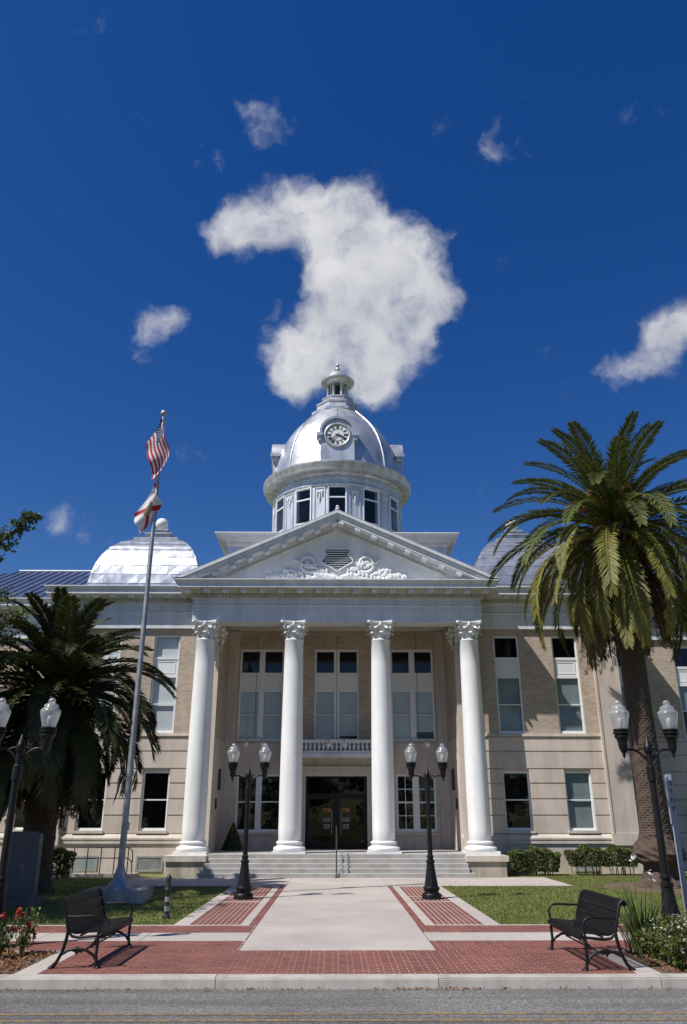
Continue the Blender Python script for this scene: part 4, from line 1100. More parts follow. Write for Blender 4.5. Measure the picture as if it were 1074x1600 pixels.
SPATH = [(-.262,.345),(-.300,.375),(-.312,.41),(-.295,.443),(-.25,.457),(-.12,.448),(.02,.43),(.10,.427),(.155,.445),(.19,.49),(.215,.56),(.265,.74),(.295,.83),(.325,.875),(.37,.885),(.405,.86),(.405,.82),(.375,.80)]
def strap_mesh():
    b = MB(); w = .0115; n = len(SPATH)
    for i, (y, z) in enumerate(SPATH):
        y0, z0 = SPATH[max(0, i-1)]; y1, z1 = SPATH[min(n-1, i+1)]; l = math.hypot(y1-y0, z1-z0); ny, nz_ = -(z1-z0)/l*.004, (y1-y0)/l*.004
        b.v += [(-w, y+ny, z+nz_), (w, y+ny, z+nz_), (w, y-ny, z-nz_), (-w, y-ny, z-nz_)]
    for i in range(n-1):
        for k in range(4): b.f.append((i*4+k, i*4+(k+1) % 4, i*4+4+(k+1) % 4, i*4+4+k)); b.mi.append(0)
    b.f += [(0,1,2,3), (n*4-1, n*4-2, n*4-3, n*4-4)]; b.mi += [0, 0]
    return b.mesh('slat', 'black', 40)
strap_me = strap_mesh()
def bench(loc, rz, label):
    t = thing('park_bench', label, 'bench', loc, rz, 'black metal benches facing across the brick paving')
    HL = .95
    for i in range(41): link('slat', strap_me, t, (-HL + .05 + i*(2*HL-.1)/40, 0, 0))
    for (y, z, r) in ((-.285,.395,.018), (.0,.413,.014), (.215,.60,.012), (.255,.745,.012), (.365,.845,.022)):
        b = MB(); b.tube([(-HL,y,z),(HL,y,z)], r, 8); b.build('cross_rail', 'black', t, 60, True)
    b = MB(); b.tube([(-HL,-.02,.20),(HL,-.02,.20)], .014, 8); b.build('stretcher', 'black', t, 60, True)
    for s in (-1, 1):
        X = s*HL
        b = MB(); b.tube([(X,-.25,.43),(X,-.255,.3),(X,-.25,.16),(X,-.265,.06),(X,-.285,.0)], [.022,.024,.022,.026,.034], 8); b.lathe([(.0,.0),(.045,0),(.045,.012),(.02,.03)], (X,-.29,0), 10); b.build('leg', 'black', t, 60, True)
        b = MB(); b.tube([(X,.34,.885),(X,.29,.84),(X,.225,.62),(X,.185,.47),(X,.20,.36),(X,.24,.2),(X,.30,.08),(X,.37,.0)], [.022,.026,.024,.026,.026,.024,.024,.034], 8); b.lathe([(.0,.0),(.045,0),(.045,.012),(.02,.03)], (X,.375,0), 10); b.build('leg', 'black', t, 60, True)
        b = MB(); b.tube([(X,-.29,.41),(X,-.15,.40),(X,.02,.385),(X,.12,.40),(X,.19,.47)], .02, 8); b.build('seat_bracket', 'black', t, 60, True)
        b = MB(); b.tube([(X,-.265,.09),(X,-.20,.17),(X,-.10,.225),(X,.03,.245),(X,.15,.225),(X,.25,.17),(X,.31,.08)], [.018,.02,.02,.022,.02,.02,.018], 8)
        v = [(X+q*.012, y, z) for q in (-1, 1) for y, z in ((.03,.16),(.0,.20),(-.045,.215),(-.03,.25),(.03,.275),(.09,.25),(.105,.215),(.06,.20))]
        b.add(v, [tuple(range(8)), tuple(range(15, 7, -1))] + [(i, i+8, (i+1) % 8+8, (i+1) % 8) for i in range(8)]); b.build('leg_brace', 'black', t, 60, True)
        b = MB(); b.tube([(X,.245,.655),(X,.1,.655),(X,-.12,.665),(X,-.20,.655),(X,-.25,.615),(X,-.27,.55),(X,-.26,.48),(X,-.25,.43)], .017, 8); b.build('armrest', 'black', t, 60, True)
    b = MB(); b.add([(0,-.17,.455),(-.02,-.14,.45),(.02,-.14,.45),(0,-.10,.45),(0,-.14,.52)], [(0,1,4),(1,3,4),(3,2,4),(2,0,4)]); b.build('seat_stud', 'black', t, None, True)
    return t
bench((-3.72, 13.72, .008), PI/2, 'black slatted metal bench beside the red roses')
bench((3.76, 13.45, .008), -PI/2, 'black slatted metal bench beside the strap-leaved plant')

# flagpole and flags
FX, FY = -5.66, 22.5
fp = thing('flagpole', 'tall grey tapered steel flagpole on a concrete block', 'flagpole', (FX, FY, 0))
b = MB(); b.box(-.74, .76, -.63, .6, -.05, .30); b.build('base_block', 'block', fp, None, True)
b = MB(); b.lathe([(.34,.302),(.33,.33),(.20,.50),(.13,.70),(.10,.82)], n=8, caps=True); b.build('shoe', 'galv', fp, None, True)
b = MB(); b.lathe([(.088,.7),(.083,3),(.070,8),(.048,14.1)], n=20); b.build('pole', 'galv', fp, 60, True)
b = MB(); b.lathe([(.03,14.08),(.03,14.14)] + [(max(.001, .105*math.sin(PI*i/14)), 14.24 - .105*math.cos(PI*i/14)) for i in range(1, 15)], n=18); b.build('ball_finial', 'galv', fp, 60, True)
b = MB(); b.box(.07, .12, -.04, .04, 1.7, 1.9); b.tube([(.085,-.03,1.5),(.065,-.03,14.0)], .006, 4); b.build('halyard', 'galv', fp, None, True)
def flag(name, label, top, hoist, fly, kind, fold):
    t = thing(name, label, 'flag', top)
    NS, NT = 52, 39
    def P(s, q):
        x = hoist[0]*q**1.4 + fly[0]*s**.8 + .03*math.sin(9*s+2*q); z = hoist[1]*q + fly[1]*s
        y = -.09 - .05*q + fold*math.sin(2*PI*(1.35*s + .25*q)) * (.35+.65*s) + .04*math.sin(11*s + 5*q)
        return (x, y, z)
    b = MB(); b.v = [P(i/NS, j/NT) for j in range(NT+1) for i in range(NS+1)]
    for j in range(NT):
        for i in range(NS):
            b.f.append((j*(NS+1)+i, j*(NS+1)+i+1, (j+1)*(NS+1)+i+1, (j+1)*(NS+1)+i))
            s, q = (i+.5)/NS, (j+.5)/NT
            if kind == 'us':
                k = 2 if (s < .4 and j < 21) else (0 if (j//3) % 2 == 0 else 1)
            else:
                k = 0 if (abs(q-s) < .09 or abs(q-(1-s)) < .09) else 1
                if math.hypot((s-.5)*1.5, q-.5) < .2: k = 3
            b.mi.append(k)
    b.build('cloth', ['flag_red', 'flag_white', 'flag_blue', 'seal'], t, 80, True)
    if kind == 'us':
        b = MB()
        for r in range(9):
            for c in range(6 if r % 2 == 0 else 5):
                s0 = .4*((2*c + 1 + (r % 2))/12); q0 = (7/13)*((r+1)/10)
                for side in (-1, 1):
                    vs = [Vector(P(s0 + .016*1.0*(1 if k % 2 == 0 else .42)*math.sin(k*PI/5), q0 - .026*(1 if k % 2 == 0 else .42)*math.cos(k*PI/5))) + Vector((0, .006*side, 0)) for k in range(10)]
                    b.add(vs, [tuple(range(10))])
        b.build('stars', 'flag_white', t, None, True)
    return t
flag('national_flag', 'limp stars and stripes flag hanging near the top of the flagpole', (FX-.06, FY, 14.05), (-.42, -1.0), (.36, -1.3), 'us', .09)
flag('state_flag', 'limp white flag with red diagonal bars below the stars and stripes', (FX-.08, FY, 11.75), (-.54, -1.1), (.26, -.75), 'fl', .16)

# short fluted post in the lawn
bo = thing('bollard', 'short weathered black and white post in the shaded lawn', 'post', (-3.66, 18.76, 0))
b = MB(); b.lathe([(.085,0),(.085,.05),(.06,.07),(.052,.12),(.052,.52),(.07,.54),(.07,.58),(.055,.60)], n=20, rf=lambda a, z: 1+.07*math.cos(8*a)); b.build('shaft', 'iron', bo, 40, True)
for z in (.14, .32):
    b = MB(); b.lathe([(.056,z),(.056,z+.1)], n=20); b.build('band', 'galv', bo, 40, True)
b = MB(); b.lathe([(.055,.60),(.06,.66),(.055,.74),(.065,.76),(.06,.80),(.03,.85),(0,.86)], n=16); b.build('head', 'iron', bo, 40, True)

# granite marker in the shade
mo = thing('stone_monument', 'dark upright granite slab in the shade under the low palm', 'monument', (-7.95, 21.6, 0))
b = MB(); b.box(-.62, .62, -.32, .32, -.03, .17); b.build('base', 'granite', mo, None, True)
b = MB(); b.prism([(-.46,.171),(.46,.171),(.43,1.62),(.28,1.68),(-.28,1.68),(-.43,1.62)], -.12, .12); b.build('slab', 'granite', mo, None, True)

# ramp railing at the left wing
rr_ = thing('ramp_railing', 'thin dark pipe railing in front of the left wing', 'railing', (-9.5, 31.6, 0))
for i in range(8):
    b = MB(); x = -1.7 + i*.5; b.tube([(x,0,.08),(x,0,.98)], .02, 6); b.build('post', 'iron', rr_, 60, True)
for z in (.98, .62):
    b = MB(); b.tube([(-1.7,0,z),(1.8,0,z),(1.95,0,z-.12),(1.98,0,z-.5)], .02, 6); b.build('rail', 'iron', rr_, 60, True)
b = MB(); b.box(-2.2, 2.1, -.12, .8, -.05, .085); b.build('ramp_slab', 'concrete', rr_, None, True)

# vertical stop post
sp_ = thing('sign_post', 'pale metal post with STOP lettered down its face', 'sign', (6.16, 15.3, 0))
b = MB(); b.box(-.042, .042, -.03, .03, -.1, 2.76); b.build('post', 'signmetal', sp_, None, True)
b = MB(); b.box(-.062, -.043, -.045, .04, 1.9, 2.74); b.build('flange', 'signmetal', sp_, None, True)
for k, ch in enumerate('STOP'):
    cu = bpy.data.curves.new('letter', 'FONT'); cu.body = ch; cu.size = .115; cu.extrude = .002; cu.align_x = 'CENTER'; cu.materials.append(M['letter'])
    to = bpy.data.objects.new('letter', cu); me = bpy.data.meshes.new_from_object(to); bpy.data.objects.remove(to)
    link('letter', me, sp_, (.01, -.034, 2.57 - k*.15), (PI/2, 0, 0))

# hanging porch lanterns
for i, (x, wd) in enumerate(((-3.48, 'left'), (0, 'middle'), (3.48, 'right'))):
    t = thing('hanging_lantern', {'left': 'long-rod twin-globe porch lantern between the left pair of columns', 'middle': 'long-rod twin-globe porch lantern above the entrance doors', 'right': 'long-rod twin-globe porch lantern between the right pair of columns'}[wd], 'lantern', (x, 34.2, 5.0), 0, 'hanging porch lanterns')
    b = MB(); b.tube([(0,0,.1),(0,0,4.48)], .012, 6); b.build('rod', 'iron', t, 60, True)
    b = MB(); b.tube([(-.34,0,.02),(-.30,0,.14),(-.18,0,.17),(0,0,.12),(.18,0,.17),(.30,0,.14),(.34,0,.02)], .014, 6); b.build('arm', 'iron', t, 60, True)
    for s in (-1, 1):
        b = MB(); b.lathe([(max(.001, .12*math.sin(PI*k/12)), -.11 - .12*math.cos(PI*k/12)) for k in range(13)], (s*.34,0,0), 16); g = b.build('globe', 'globe_white', t, 60, True)
# dark cone by the porch wall
cn = thing('conical_shrub', 'dark cone-shaped clipped shrub in the shadowed left corner of the porch', 'shrub', (-4.30, 35.2, ZF))
b = MB()
for k in range(1500):
    z = .05 + 1.0*random.random()**1.3; a = random.uniform(0, 2*PI); r_ = .46*(1 - z/1.1)*random.uniform(.9, 1.03); p = Vector((r_*math.cos(a), r_*math.sin(a), z)); d = Vector((random.gauss(0,1), random.gauss(0,1), random.gauss(0,1))).normalized()*.045; e = d.orthogonal().normalized()*.03
    b.add([p-d, p+e, p+d, p-e], [(0,1,2,3)])
b.build('foliage', 'hedgeleaf', cn, None, True)
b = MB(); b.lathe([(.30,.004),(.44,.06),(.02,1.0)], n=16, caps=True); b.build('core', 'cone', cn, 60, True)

# ================================================================== VEGETATION
def frond_mesh(L, e0, droop, lw, m, seed, dead=False, nl=86):
    rg = random.Random(seed); b = MB(); N = 26; pts = [Vector((0,0,0))]; tans = []
    bend = rg.uniform(-.12, .12)
    for i in range(N):
        t = i/(N-1); a = e0 - droop*(t**1.25); y = bend*t
        d = Vector((math.cos(a)*math.cos(y), math.cos(a)*math.sin(y), math.sin(a))); tans.append(d)
        pts.append(pts[-1] + d*L/N)
    tans.append(tans[-1])
    b.tube(pts[::2], [.055*(1-.93*k/(len(pts[::2])-1))+.004 for k in range(len(pts[::2]))], 5, False)
    for k in range(nl):
        t = .08 + .92*(k+.5)/nl; f = t*N; i = min(N-1, int(f)); p = pts[i].lerp(pts[i+1], f-i); T = tans[min(N-1, i)]
        S = T.cross(Vector((0,0,1)));
        if S.length < .05: S = Vector((0,1,0))
        S.normalize(); U = S.cross(T).normalized()
        prof = (min(1, (t-.06)/.16))**.6 * (1 - .60*(max(0, t-.70)/.30)**1.6)
        for sg in (-1, 1):
            if dead and rg.random() < .35: continue
            al = R(66 - 34*t + rg.uniform(-5, 5)); l = lw*prof*rg.uniform(.85, 1.1)
            lift = .30 - .15*t + rg.uniform(-.07, .07) - (.9 if dead else 0)
            D = (T*math.cos(al) + S*sg*math.sin(al) + U*lift).normalized()
            mid = p + D*l*.5; tip = p + D*l + Vector((0,0,-1))*l*rg.uniform(.05, .22)
            wv = D.cross(U).normalized()*(.031 + .010*rg.random()) if not dead else D.cross(U).normalized()*.022
            w2 = wv
            b.add([p, mid - w2, tip, mid + w2], [(0,1,2,3)])
    return b.mesh('frond', m)
def palm(name_label, loc, zc, L, trunk, n_green, dead, seed, mats, group='date palms', lw_=.56, dz_=0):
    rg = random.Random(seed)
    t = thing('palm_tree', name_label, 'palm', loc, 0, group)
    # trunk with leaf-scar lattice
    b = MB(); prof = []; zs = [i*.025 for i in range(int(zc/.025)+1)]
    def rad(z):
        for (z0, r0), (z1, r1) in zip(trunk, trunk[1:]):
            if z0 <= z <= z1: return r0 + (r1-r0)*(z-z0)/(z1-z0)
        return trunk[-1][1]
    def scar(a, z):
        if z < 1.5: return 1 + .06*math.sin(a*7+z*9)*math.sin(z*23+a*3) + .03*math.sin(a*17)
        row = math.floor(z/.075); fz = z/.075 - row; u = a/(2*PI)*15 + .5*(row % 2) + .13*math.sin(row*1.7)
        return .96 + .075*abs(math.sin(PI*u))**.6*(1 - fz)**.7 + .01*math.sin(row*5.1+a*3)
    b.lathe([(rad(z), z) for z in zs], (0,0,0), 64, rf=scar); b.build('trunk', 'palmbark', t, 50, True)
    # leaf-base boss
    b = MB()
    for k in range(150):
        a = k*2.39996; z = zc - 1.5 + 1.7*(k/150); rr = rad(min(z, zc-.1)) + .02 + .22*math.sin(min(1, (z-zc+1.5)/1.7)*PI)*.8
        o = Vector((rr*math.cos(a), rr*math.sin(a), z)); d = Vector((math.cos(a), math.sin(a), 1.1)).normalized(); s_ = Vector((-math.sin(a), math.cos(a), 0))
        l = rg.uniform(.18, .34); b.add([o-s_*.09, o+s_*.09, o+d*l+s_*.03, o+d*l-s_*.03, o+d*.05+Vector((math.cos(a), math.sin(a), 0))*.07], [(0,1,4),(1,2,4),(2,3,4),(3,0,4)])
    b.build('leaf_boss', 'boot', t, None, True)
    # fronds: young and upright at the heart, old and hanging at the rim
    bucket = []
    NB = 12
    for k in range(NB):
        q = k/(NB-1)
        e0 = R(84 - 116*q**.82); dr = R(56 + 58*q - 74*max(0, q-.5))
        m = mats[0] if q < .55 else (mats[1] if q < .97 else mats[1])
        bucket.append([frond_mesh(L*(.80+.2*math.sin(min(1, q*1.6)*PI/2)), e0, dr*rg.uniform(.85, 1.15), lw_, m, seed*100+k*3+j) for j in range(2)])
    for i in range(n_green):
        q = (i+.5)/n_green; k = min(NB-1, int(q*NB + rg.uniform(-.4, .4))); k = max(0, k)
        az = i*2.39996 + rg.uniform(-.15, .15); z = zc + .35 - .75*q; r0 = .08 + .30*math.sin(min(1, q*1.4)*PI/2)
        link('frond', bucket[k][rg.randint(0, 1)], t, (r0*math.cos(az), r0*math.sin(az), z), (rg.uniform(-.1, .1), rg.uniform(-.08, .08), az), (rg.uniform(.9, 1.08),)*3)
    dm = [frond_mesh(L*.82, R(-58), R(30), .36, 'frond_dead', seed*7+j, True, 60) for j in range(3)]
    dg = [frond_mesh(L*.86, R(-38), R(42), lw_*.9, mats[1], seed*9+j, False, 80) for j in range(2)]
    for i in range(dead):
        az = i*2.39996 + .6; z = zc - .55 - .5*rg.random(); r0 = .42
        me = rg.choice(dm) if i % 6 else rg.choice(dg)
        link('frond', me, t, (r0*math.cos(az), r0*math.sin(az), z), (rg.uniform(-.1, .1), rg.uniform(-.05, .18), az), (rg.uniform(.75, 1.05),)*3)
    return t
pr1 = palm('tall palm with a thick scarred trunk before the right wing', (10.25, 27.0, 0), 11.9, 5.0,
     [(0,.78),(.22,.60),(.45,.50),(.62,.52),(.74,.74),(.95,.80),(1.15,.72),(1.38,.56),(1.7,.48),(3,.43),(6,.41),(8,.42),(9.6,.46),(10.6,.6),(11.3,.72),(11.9,.55)], 84, 84, 3, ('frond', 'frond_old'))
for k, (dx, dy, dz) in enumerate(((-.85, -.75, .95), (-.45, -1.0, 1.0), (-1.2, -.6, .45), (.15, -1.05, 1.05), (.9, -.8, .6), (-.7, -.95, .5))):   # flower stalks
    b = MB(); o = Vector((10.25, 27.0, 12.0))
    tipd = Vector((dx, dy, dz)).normalized(); c = o + tipd*1.75
    b.tube([o + tipd*.2, o + tipd*.8, c], [.035, .03, .015], 6)
    for j in range(130):
        d = Vector((random.gauss(0,1), random.gauss(0,1), random.gauss(-.4,.8))).normalized(); l = random.uniform(.2, .45)
        p = c - tipd*random.uniform(0, .35); s_ = d.orthogonal().normalized()*.014
        b.add([p-s_, p+s_, p+d*l+Vector((0,0,-.05))], [(0,1,2)])
    b.build('flower_stalk', 'datestalk', pr1)
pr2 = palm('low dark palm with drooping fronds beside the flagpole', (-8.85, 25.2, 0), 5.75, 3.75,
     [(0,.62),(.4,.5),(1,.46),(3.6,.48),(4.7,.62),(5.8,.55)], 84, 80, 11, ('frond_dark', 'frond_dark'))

def leaf(b, p, s, rg=random, up=.3):
    d = Vector((rg.gauss(0,1), rg.gauss(0,1), rg.gauss(0,1)+up)).normalized(); e = d.orthogonal(); e.rotate(Matrix.Rotation(rg.uniform(0, 6.28), 3, d)); e.normalize(); f = d.cross(e)
    l = s*rg.uniform(.7, 1.2)
    b.add([p - e*l*.5, p + f*l*.27 , p + e*l*.5, p - f*l*.27], [(0,1,2,3)])
def oak(label, loc, trunk_h, clumps, lsize, per):
    t = thing('oak_tree', label, 'tree', loc, 0, 'shade trees')
    b = MB(); rg = random.Random(int(loc[1]*10))
    b.tube([(0,0,0),(.1,0,trunk_h*.5),(.0,.1,trunk_h)], [.48,.36,.30], 12); b.build('trunk', 'bark', t, 50, True)
    lb = MB(); cb = MB()
    for (x, y, z, r) in clumps:
        c = Vector((x, y, z)); m1 = c*.55 + Vector((0,0,trunk_h*.35)) + Vector((rg.uniform(-.4,.4), rg.uniform(-.4,.4), .2))
        lb.tube([(0,0,trunk_h*.9), m1, c], [.14, .08, .015], 6)
        n = max(int(per*r*r), 170 if lsize < .17 else 0)
        subs = [c + Vector((rg.gauss(0,1), rg.gauss(0,1), rg.gauss(0,.8))).normalized()*r*rg.uniform(.25, .95) for _ in range(14)]
        for sc in subs: lb.tube([c, sc], [.02, .006], 4)
        for k in range(n):
            sc = rg.choice(subs); p = sc + Vector((rg.gauss(0,.17), rg.gauss(0,.17), rg.gauss(0,.13)))*r
            leaf(cb, p, lsize, rg)
    lb.build('limbs', 'bark', t, 60, True)
    cb.build('crown', 'oakleaf', t, None, True)
rg = random.Random(5)
def ell(n, cx, cy, cz, rx, ry, rz, r0, r1, ok=lambda x, y, z: True):
    out = []
    while len(out) < n:
        d = Vector((rg.gauss(0,1), rg.gauss(0,1), rg.gauss(0,1))).normalized()*rg.uniform(.35, 1)**.6
        p = (cx + d.x*rx, cy + d.y*ry, cz + d.z*rz)
        if ok(*p): out.append((*p, rg.uniform(r0, r1)))
    return out
# the shade tree beyond the left edge: one bough reaches into view above the roof, others before the low palm
OX, OY = -16.0, 22.8
vis = lambda x, y, z: not (x > -4.4*(1) and z > 4)
cl = ell(60, -.6, 0, 10.5, 4.4, 4.6, 4.4, 1.2, 1.8, lambda x, y, z: x + OX < -11.9 - max(0, z-9)*.22)
cl += [(x-OX, y-OY, z, r) for x, y, z, r in ((-11.3, 23.6, 9.7, .55), (-10.9, 23.6, 10.05, .5), (-10.5, 23.6, 10.4, .45), (-10.15, 23.6, 10.75, .4), (-9.85, 23.6, 11.0, .3), (-11.0, 23.6, 9.6, .4),
       (-10.6, 23.4, 8.3, .7), (-9.85, 23.4, 7.7, .6), (-10.2, 23.4, 6.9, .8), (-9.75, 23.4, 6.3, .55), (-10.4, 23.4, 5.9, .8), (-10.7, 23.4, 7.3, .9), (-10.5, 23.4, 4.9, .7))]
oak('leafy shade tree whose boughs reach in above the low palm at the left edge', (OX, OY, 0), 5.0, cl, .15, 330)
cl2 = ell(70, .6, .2, 9.0, 5.0, 5.2, 3.0, 1.3, 1.9, lambda x, y, z: x - 15 < -10.4)
oak('shade tree standing off the left edge over the dark lawn', (-15.0, 17.6, 0), 4.2, cl2, .22, 170)

for k, (x, y, h) in enumerate(((-26, -17, 1.0), (-15, -19, 1.15), (-5, -17, .95), (5, -20, 1.2), (15, -18, 1.0), (26, -19, 1.1))):  # out-of-view row added so the panes reflect dark foliage
    oak('unseen leafy tree added across the street to darken window reflections, %s in its row' % ('first', 'second', 'third', 'fourth', 'fifth', 'last')[k], (x, y, -.13), 4.0, ell(24, 0, 0, 6.0*h, 5.2, 4, 5.2*h, 2.0, 2.8), .55, 22)
def hedge(name, label, cat, x0, x1, y0, y1, h, n, m, ls, group=None, stems=True, wob=.08, zmin=.12, flowers=0):
    cx, cy = (x0+x1)/2, (y0+y1)/2
    t = thing(name, label, cat, (cx, cy, 0), 0, group); b = MB(); rg = random.Random(int(abs(x0)*100))
    hx, hy = (x1-x0)/2, (y1-y0)/2
    ph = rg.uniform(0, 9)
    fl = MB()
    for k in range(n):
        u = rg.uniform(-1, 1); v = rg.uniform(-1, 1); w = rg.random()
        f = rg.random()
        if f < .35: w = 1 - .12*rg.random()
        elif f < .65: v = -1 + .2*rg.random()
        elif f < .8: u = rg.choice((-1, 1))*(1-.12*rg.random())
        top = h*(1 + wob*math.sin(u*hx*5+ph) + wob*.8*math.sin(u*hx*11+2*ph)) * (1 - .10*v*v - .10*abs(u)**4)
        z = zmin + (top-zmin)*w
        sq = 1 - .14*(1-w)
        p = Vector((u*hx*sq, v*hy*sq*(1+.08*math.sin(u*9+ph)), z)); leaf(b, p, ls, rg)
        if flowers and w > .5 and rg.random() < flowers: 
            for q in range(5): leaf(fl, p + Vector((rg.gauss(0,.02), -.03+rg.gauss(0,.02), .03+rg.gauss(0,.02))), .035, rg, 1)
    b.build('foliage', m, t, None, True)
    if flowers: fl.build('blossom', 'petal_white', t, None, True)
    if stems:
        b = MB()
        for k in range(int(14*hx)+4):
            x = rg.uniform(-hx*.9, hx*.9); y = rg.uniform(-hy*.6, hy*.4)
            b.tube([(x,y,-.03),(x+rg.uniform(-.1,.1),y,h*.4),(x+rg.uniform(-.2,.2),y+rg.uniform(-.1,.1),h*.75)], [.018,.014,.008], 5)
        b.build('stems', 'bark', t, None, True)
    return t
G = 'clipped shrubs along the wings'
hedge('clipped_shrub', 'clipped green shrub next to the right column pier', 'shrub', 6.55, 8.45, 31.9, 32.8, .92, 5200, 'hedgeleaf', .10, G)
hedge('clipped_shrub', 'long clipped green hedge under the right wing windows, bare twigs below', 'shrub', 8.75, 11.45, 31.9, 32.8, .95, 6200, 'hedgeleaf', .10, G, zmin=.3)
hedge('clipped_shrub', 'shaded clipped shrub in front of the ramp railing', 'shrub', -11.3, -9.45, 30.3, 31.1, .92, 4600, 'hedgeleaf', .10, G)
# right flower bed
bedR = struct(sheet('planting_bed', 4.46, 14, 12.28, 14.19, .004, 'soil'))
bedL = struct(sheet('planting_bed', -14, -4.46, 12.28, 14.19, .004, 'soil'))
hedge('jasmine_shrub', 'low spreading shrub with tiny white blossoms at the kerb', 'shrub', 4.62, 7.0, 12.34, 13.75, .52, 9500, 'jasmine', .062, stems=False, wob=.16, zmin=.0, flowers=.035)
hedge('jasmine_shrub', 'low blossoming shrub around the foot of the lamp by the palm', 'shrub', 5.15, 7.2, 13.95, 14.9, .52, 3600, 'jasmine', .062, stems=False, wob=.22, zmin=.0, flowers=.03)
st = thing('strap_leaf_plant', 'upright strap-leaved clump behind the right bench', 'plant', (4.85, 14.0, 0)); b = MB(); rg2 = random.Random(3)
for k in range(110):
    a = rg2.uniform(0, 6.28); r0 = rg2.uniform(0, .22); ln = rg2.uniform(.55, 1.15); o = Vector((r0*math.cos(a)*1.3, r0*math.sin(a), 0)); tilt = rg2.uniform(.1, .62); w = .018
    prev = None; s_ = Vector((-math.sin(a), math.cos(a), 0))
    for i in range(6):
        t_ = i/5; th_ = tilt*(.4+1.0*t_); p = o + Vector((math.cos(a)*math.sin(th_), math.sin(a)*math.sin(th_), math.cos(th_)))*ln*t_; ww = w*(1-t_**2*.95); cur = (p - s_*ww, p + s_*ww)
        if prev: b.add([prev[0], prev[1], cur[1], cur[0]], [(0,1,2,3)])
        prev = cur
b.build('leaves', 'strap', st, None, True)
for (x, y, z) in ((.30, .1, 1.12), (.12, .35, 1.36), (1.35, .5, 1.18)):
    b = MB(); b.tube([(x*.4,y*.4,0),(x*.8,y,z*.6),(x,y,z)], .007, 5); fs = b.build('flower_stem', 'strap', st, None, True); b = MB()
    for q in range(9): leaf(b, Vector((x+random.gauss(0,.03), y+random.gauss(0,.035), z+random.gauss(0,.035))), .085)
    b.build('flower', 'petal_white', fs, None, True)
# roses on the left
ROSE = ((-5.15, 13.5, .62, 'red-flowered rose bush nearest the left bench'), (-5.75, 13.2, .55, 'red-flowered rose bush at the left end of the mulch bed'), (-5.35, 12.85, .34, 'small rose bush low in the mulch by the kerb'), (-4.95, 13.9, .70, 'tallest rose bush behind the left bench back'))
for (x, y, h, lab) in ROSE:
    t = thing('rose_bush', lab, 'rose bush', (x, y, 0), 0, 'rose bushes in the left bed'); rg3 = random.Random(int(x*-100)); b = MB(); sb = MB(); tips = []
    for k in range(9):
        a = rg3.uniform(0, 6.28); r_ = rg3.uniform(.05, .30); hh = h*rg3.uniform(.55, 1.05); tip = Vector((r_*math.cos(a), r_*math.sin(a), hh)); tips.append(tip)
        sb.tube([(0,0,-.02), tip*.5 + Vector((0,0,.05)), tip], [.010,.008,.004], 5)
        for q in range(38):
            t_ = rg3.uniform(.25, 1); p = tip*t_ + Vector((rg3.gauss(0,.06), rg3.gauss(0,.06), rg3.gauss(0,.04))); leaf(b, p, .062, rg3)
    sb.build('stems', 'strap', t, None, True); b.build('leaves', 'roseleaf', t, None, True)
    for k in range(3 if h > .4 else 2):
        b = MB(); c = tips[k]
        for q in range(14): leaf(b, c + Vector((rg3.gauss(0,.02), rg3.gauss(0,.02), .02+rg3.gauss(0,.018))), .075, rg3, .8)
        b.build('rose', 'petal_red', t, None, True)
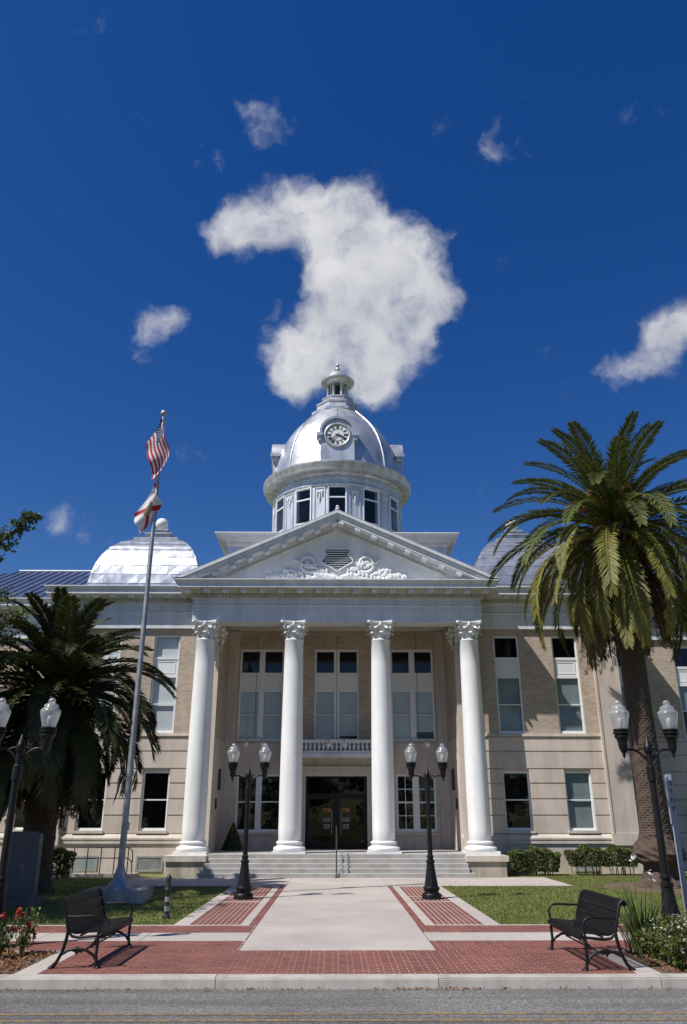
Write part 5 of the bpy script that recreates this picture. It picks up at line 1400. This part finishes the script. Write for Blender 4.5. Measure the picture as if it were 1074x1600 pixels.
# leaf litter and mulch
b = MB(); rgl = random.Random(9)
for k in range(9000):
    x = -4.48 - 3.2*rgl.random()**.8; y = rgl.uniform(12.3, 14.2); leaf(b, Vector((x, y, .012 + .03*rgl.random())), rgl.uniform(.03, .08), rgl, 2.2)
for k in range(2500):
    x = 4.5 + 3.5*rgl.random(); y = rgl.uniform(12.3, 14.2); leaf(b, Vector((x, y, .012 + .02*rgl.random())), rgl.uniform(.03, .07), rgl, 2.2)
lm = b.build('bark_mulch', 'litter'); tag(lm, 'brown leaf mulch covering the flower beds', 'mulch', kind='stuff')
b = MB()
for (xc, n, sp) in ((-4.5, 26, .25), (-3.4, 20, .3), (-2.4, 22, .3), (-1.55, 40, .3), (-.85, 50, .25), (1.35, 90, .35), (.8, 30, .3), (2.3, 25, .4), (-.1, 14, .5), (4.1, 30, .5), (5.3, 24, .4), (3.1, 12, .5)):
    for k in range(n): leaf(b, Vector((xc + rgl.gauss(0, sp), 12.04 - abs(rgl.gauss(0, .055)), -.118 + .012*rgl.random())), rgl.uniform(.02, .06), rgl, 3)
for k in range(70): leaf(b, Vector((rgl.uniform(-4.4, 4.4), rgl.uniform(12.3, 17), .016)), rgl.uniform(.015, .035), rgl, 4)
gl_ = b.build('gutter_leaves', 'litter'); tag(gl_, 'dry brown leaves gathered along the gutter', 'dry leaves', kind='stuff')
# bare earth round the tall palm
b = MB(); ring = [(10.1 + (1.9 + .3*math.sin(3*a) + .25*math.sin(7*a))*math.cos(a), 26.5 + (2.3 + .3*math.sin(4*a+1))*math.sin(a), -.006) for a in [2*PI*i/40 for i in range(40)]]
b.add(ring, [tuple(range(40))]); struct(b.build('earth_patch', 'soil'))
# grass blades over the lawns
b = MB(); rgg = random.Random(21)
def grass(x0, x1, y0, y1, n, skip=lambda x, y: False):
    for k in range(n):
        x = rgg.uniform(x0, x1); y = y0 + (y1-y0)*rgg.random()**1.25
        if skip(x, y): continue
        h = rgg.uniform(.025, .06); a = rgg.uniform(0, 6.28); w = rgg.uniform(.006, .011); dx, dy = math.cos(a)*w, math.sin(a)*w; lx, ly = rgg.gauss(0,.022), rgg.gauss(0,.022)
        o = len(b.v); b.v += [(x-dx,y-dy,-.014),(x+dx,y+dy,-.014),(x+lx,y+ly,h-.014)]; b.f.append((o,o+1,o+2)); b.mi.append(0)
def inpatch(x, y): return ((x-10.1)/1.8)**2 + ((y-26.5)/2.2)**2 < 1 and rgg.random() < .93
grass(3.30, 13.5, 17.64, 31.8, 90000, lambda x, y: (x < 7.55 and y > 27.18) or inpatch(x, y))
grass(-13.5, -3.30, 17.64, 30.5, 66000, lambda x, y: (x > -7.35 and y > 27.18) or (-6.42 < x < -4.88 and 21.85 < y < 23.12))
gr = b.build('grass', 'blade'); tag(gr, 'mown green grass of the lawns either side', 'grass', kind='stuff')
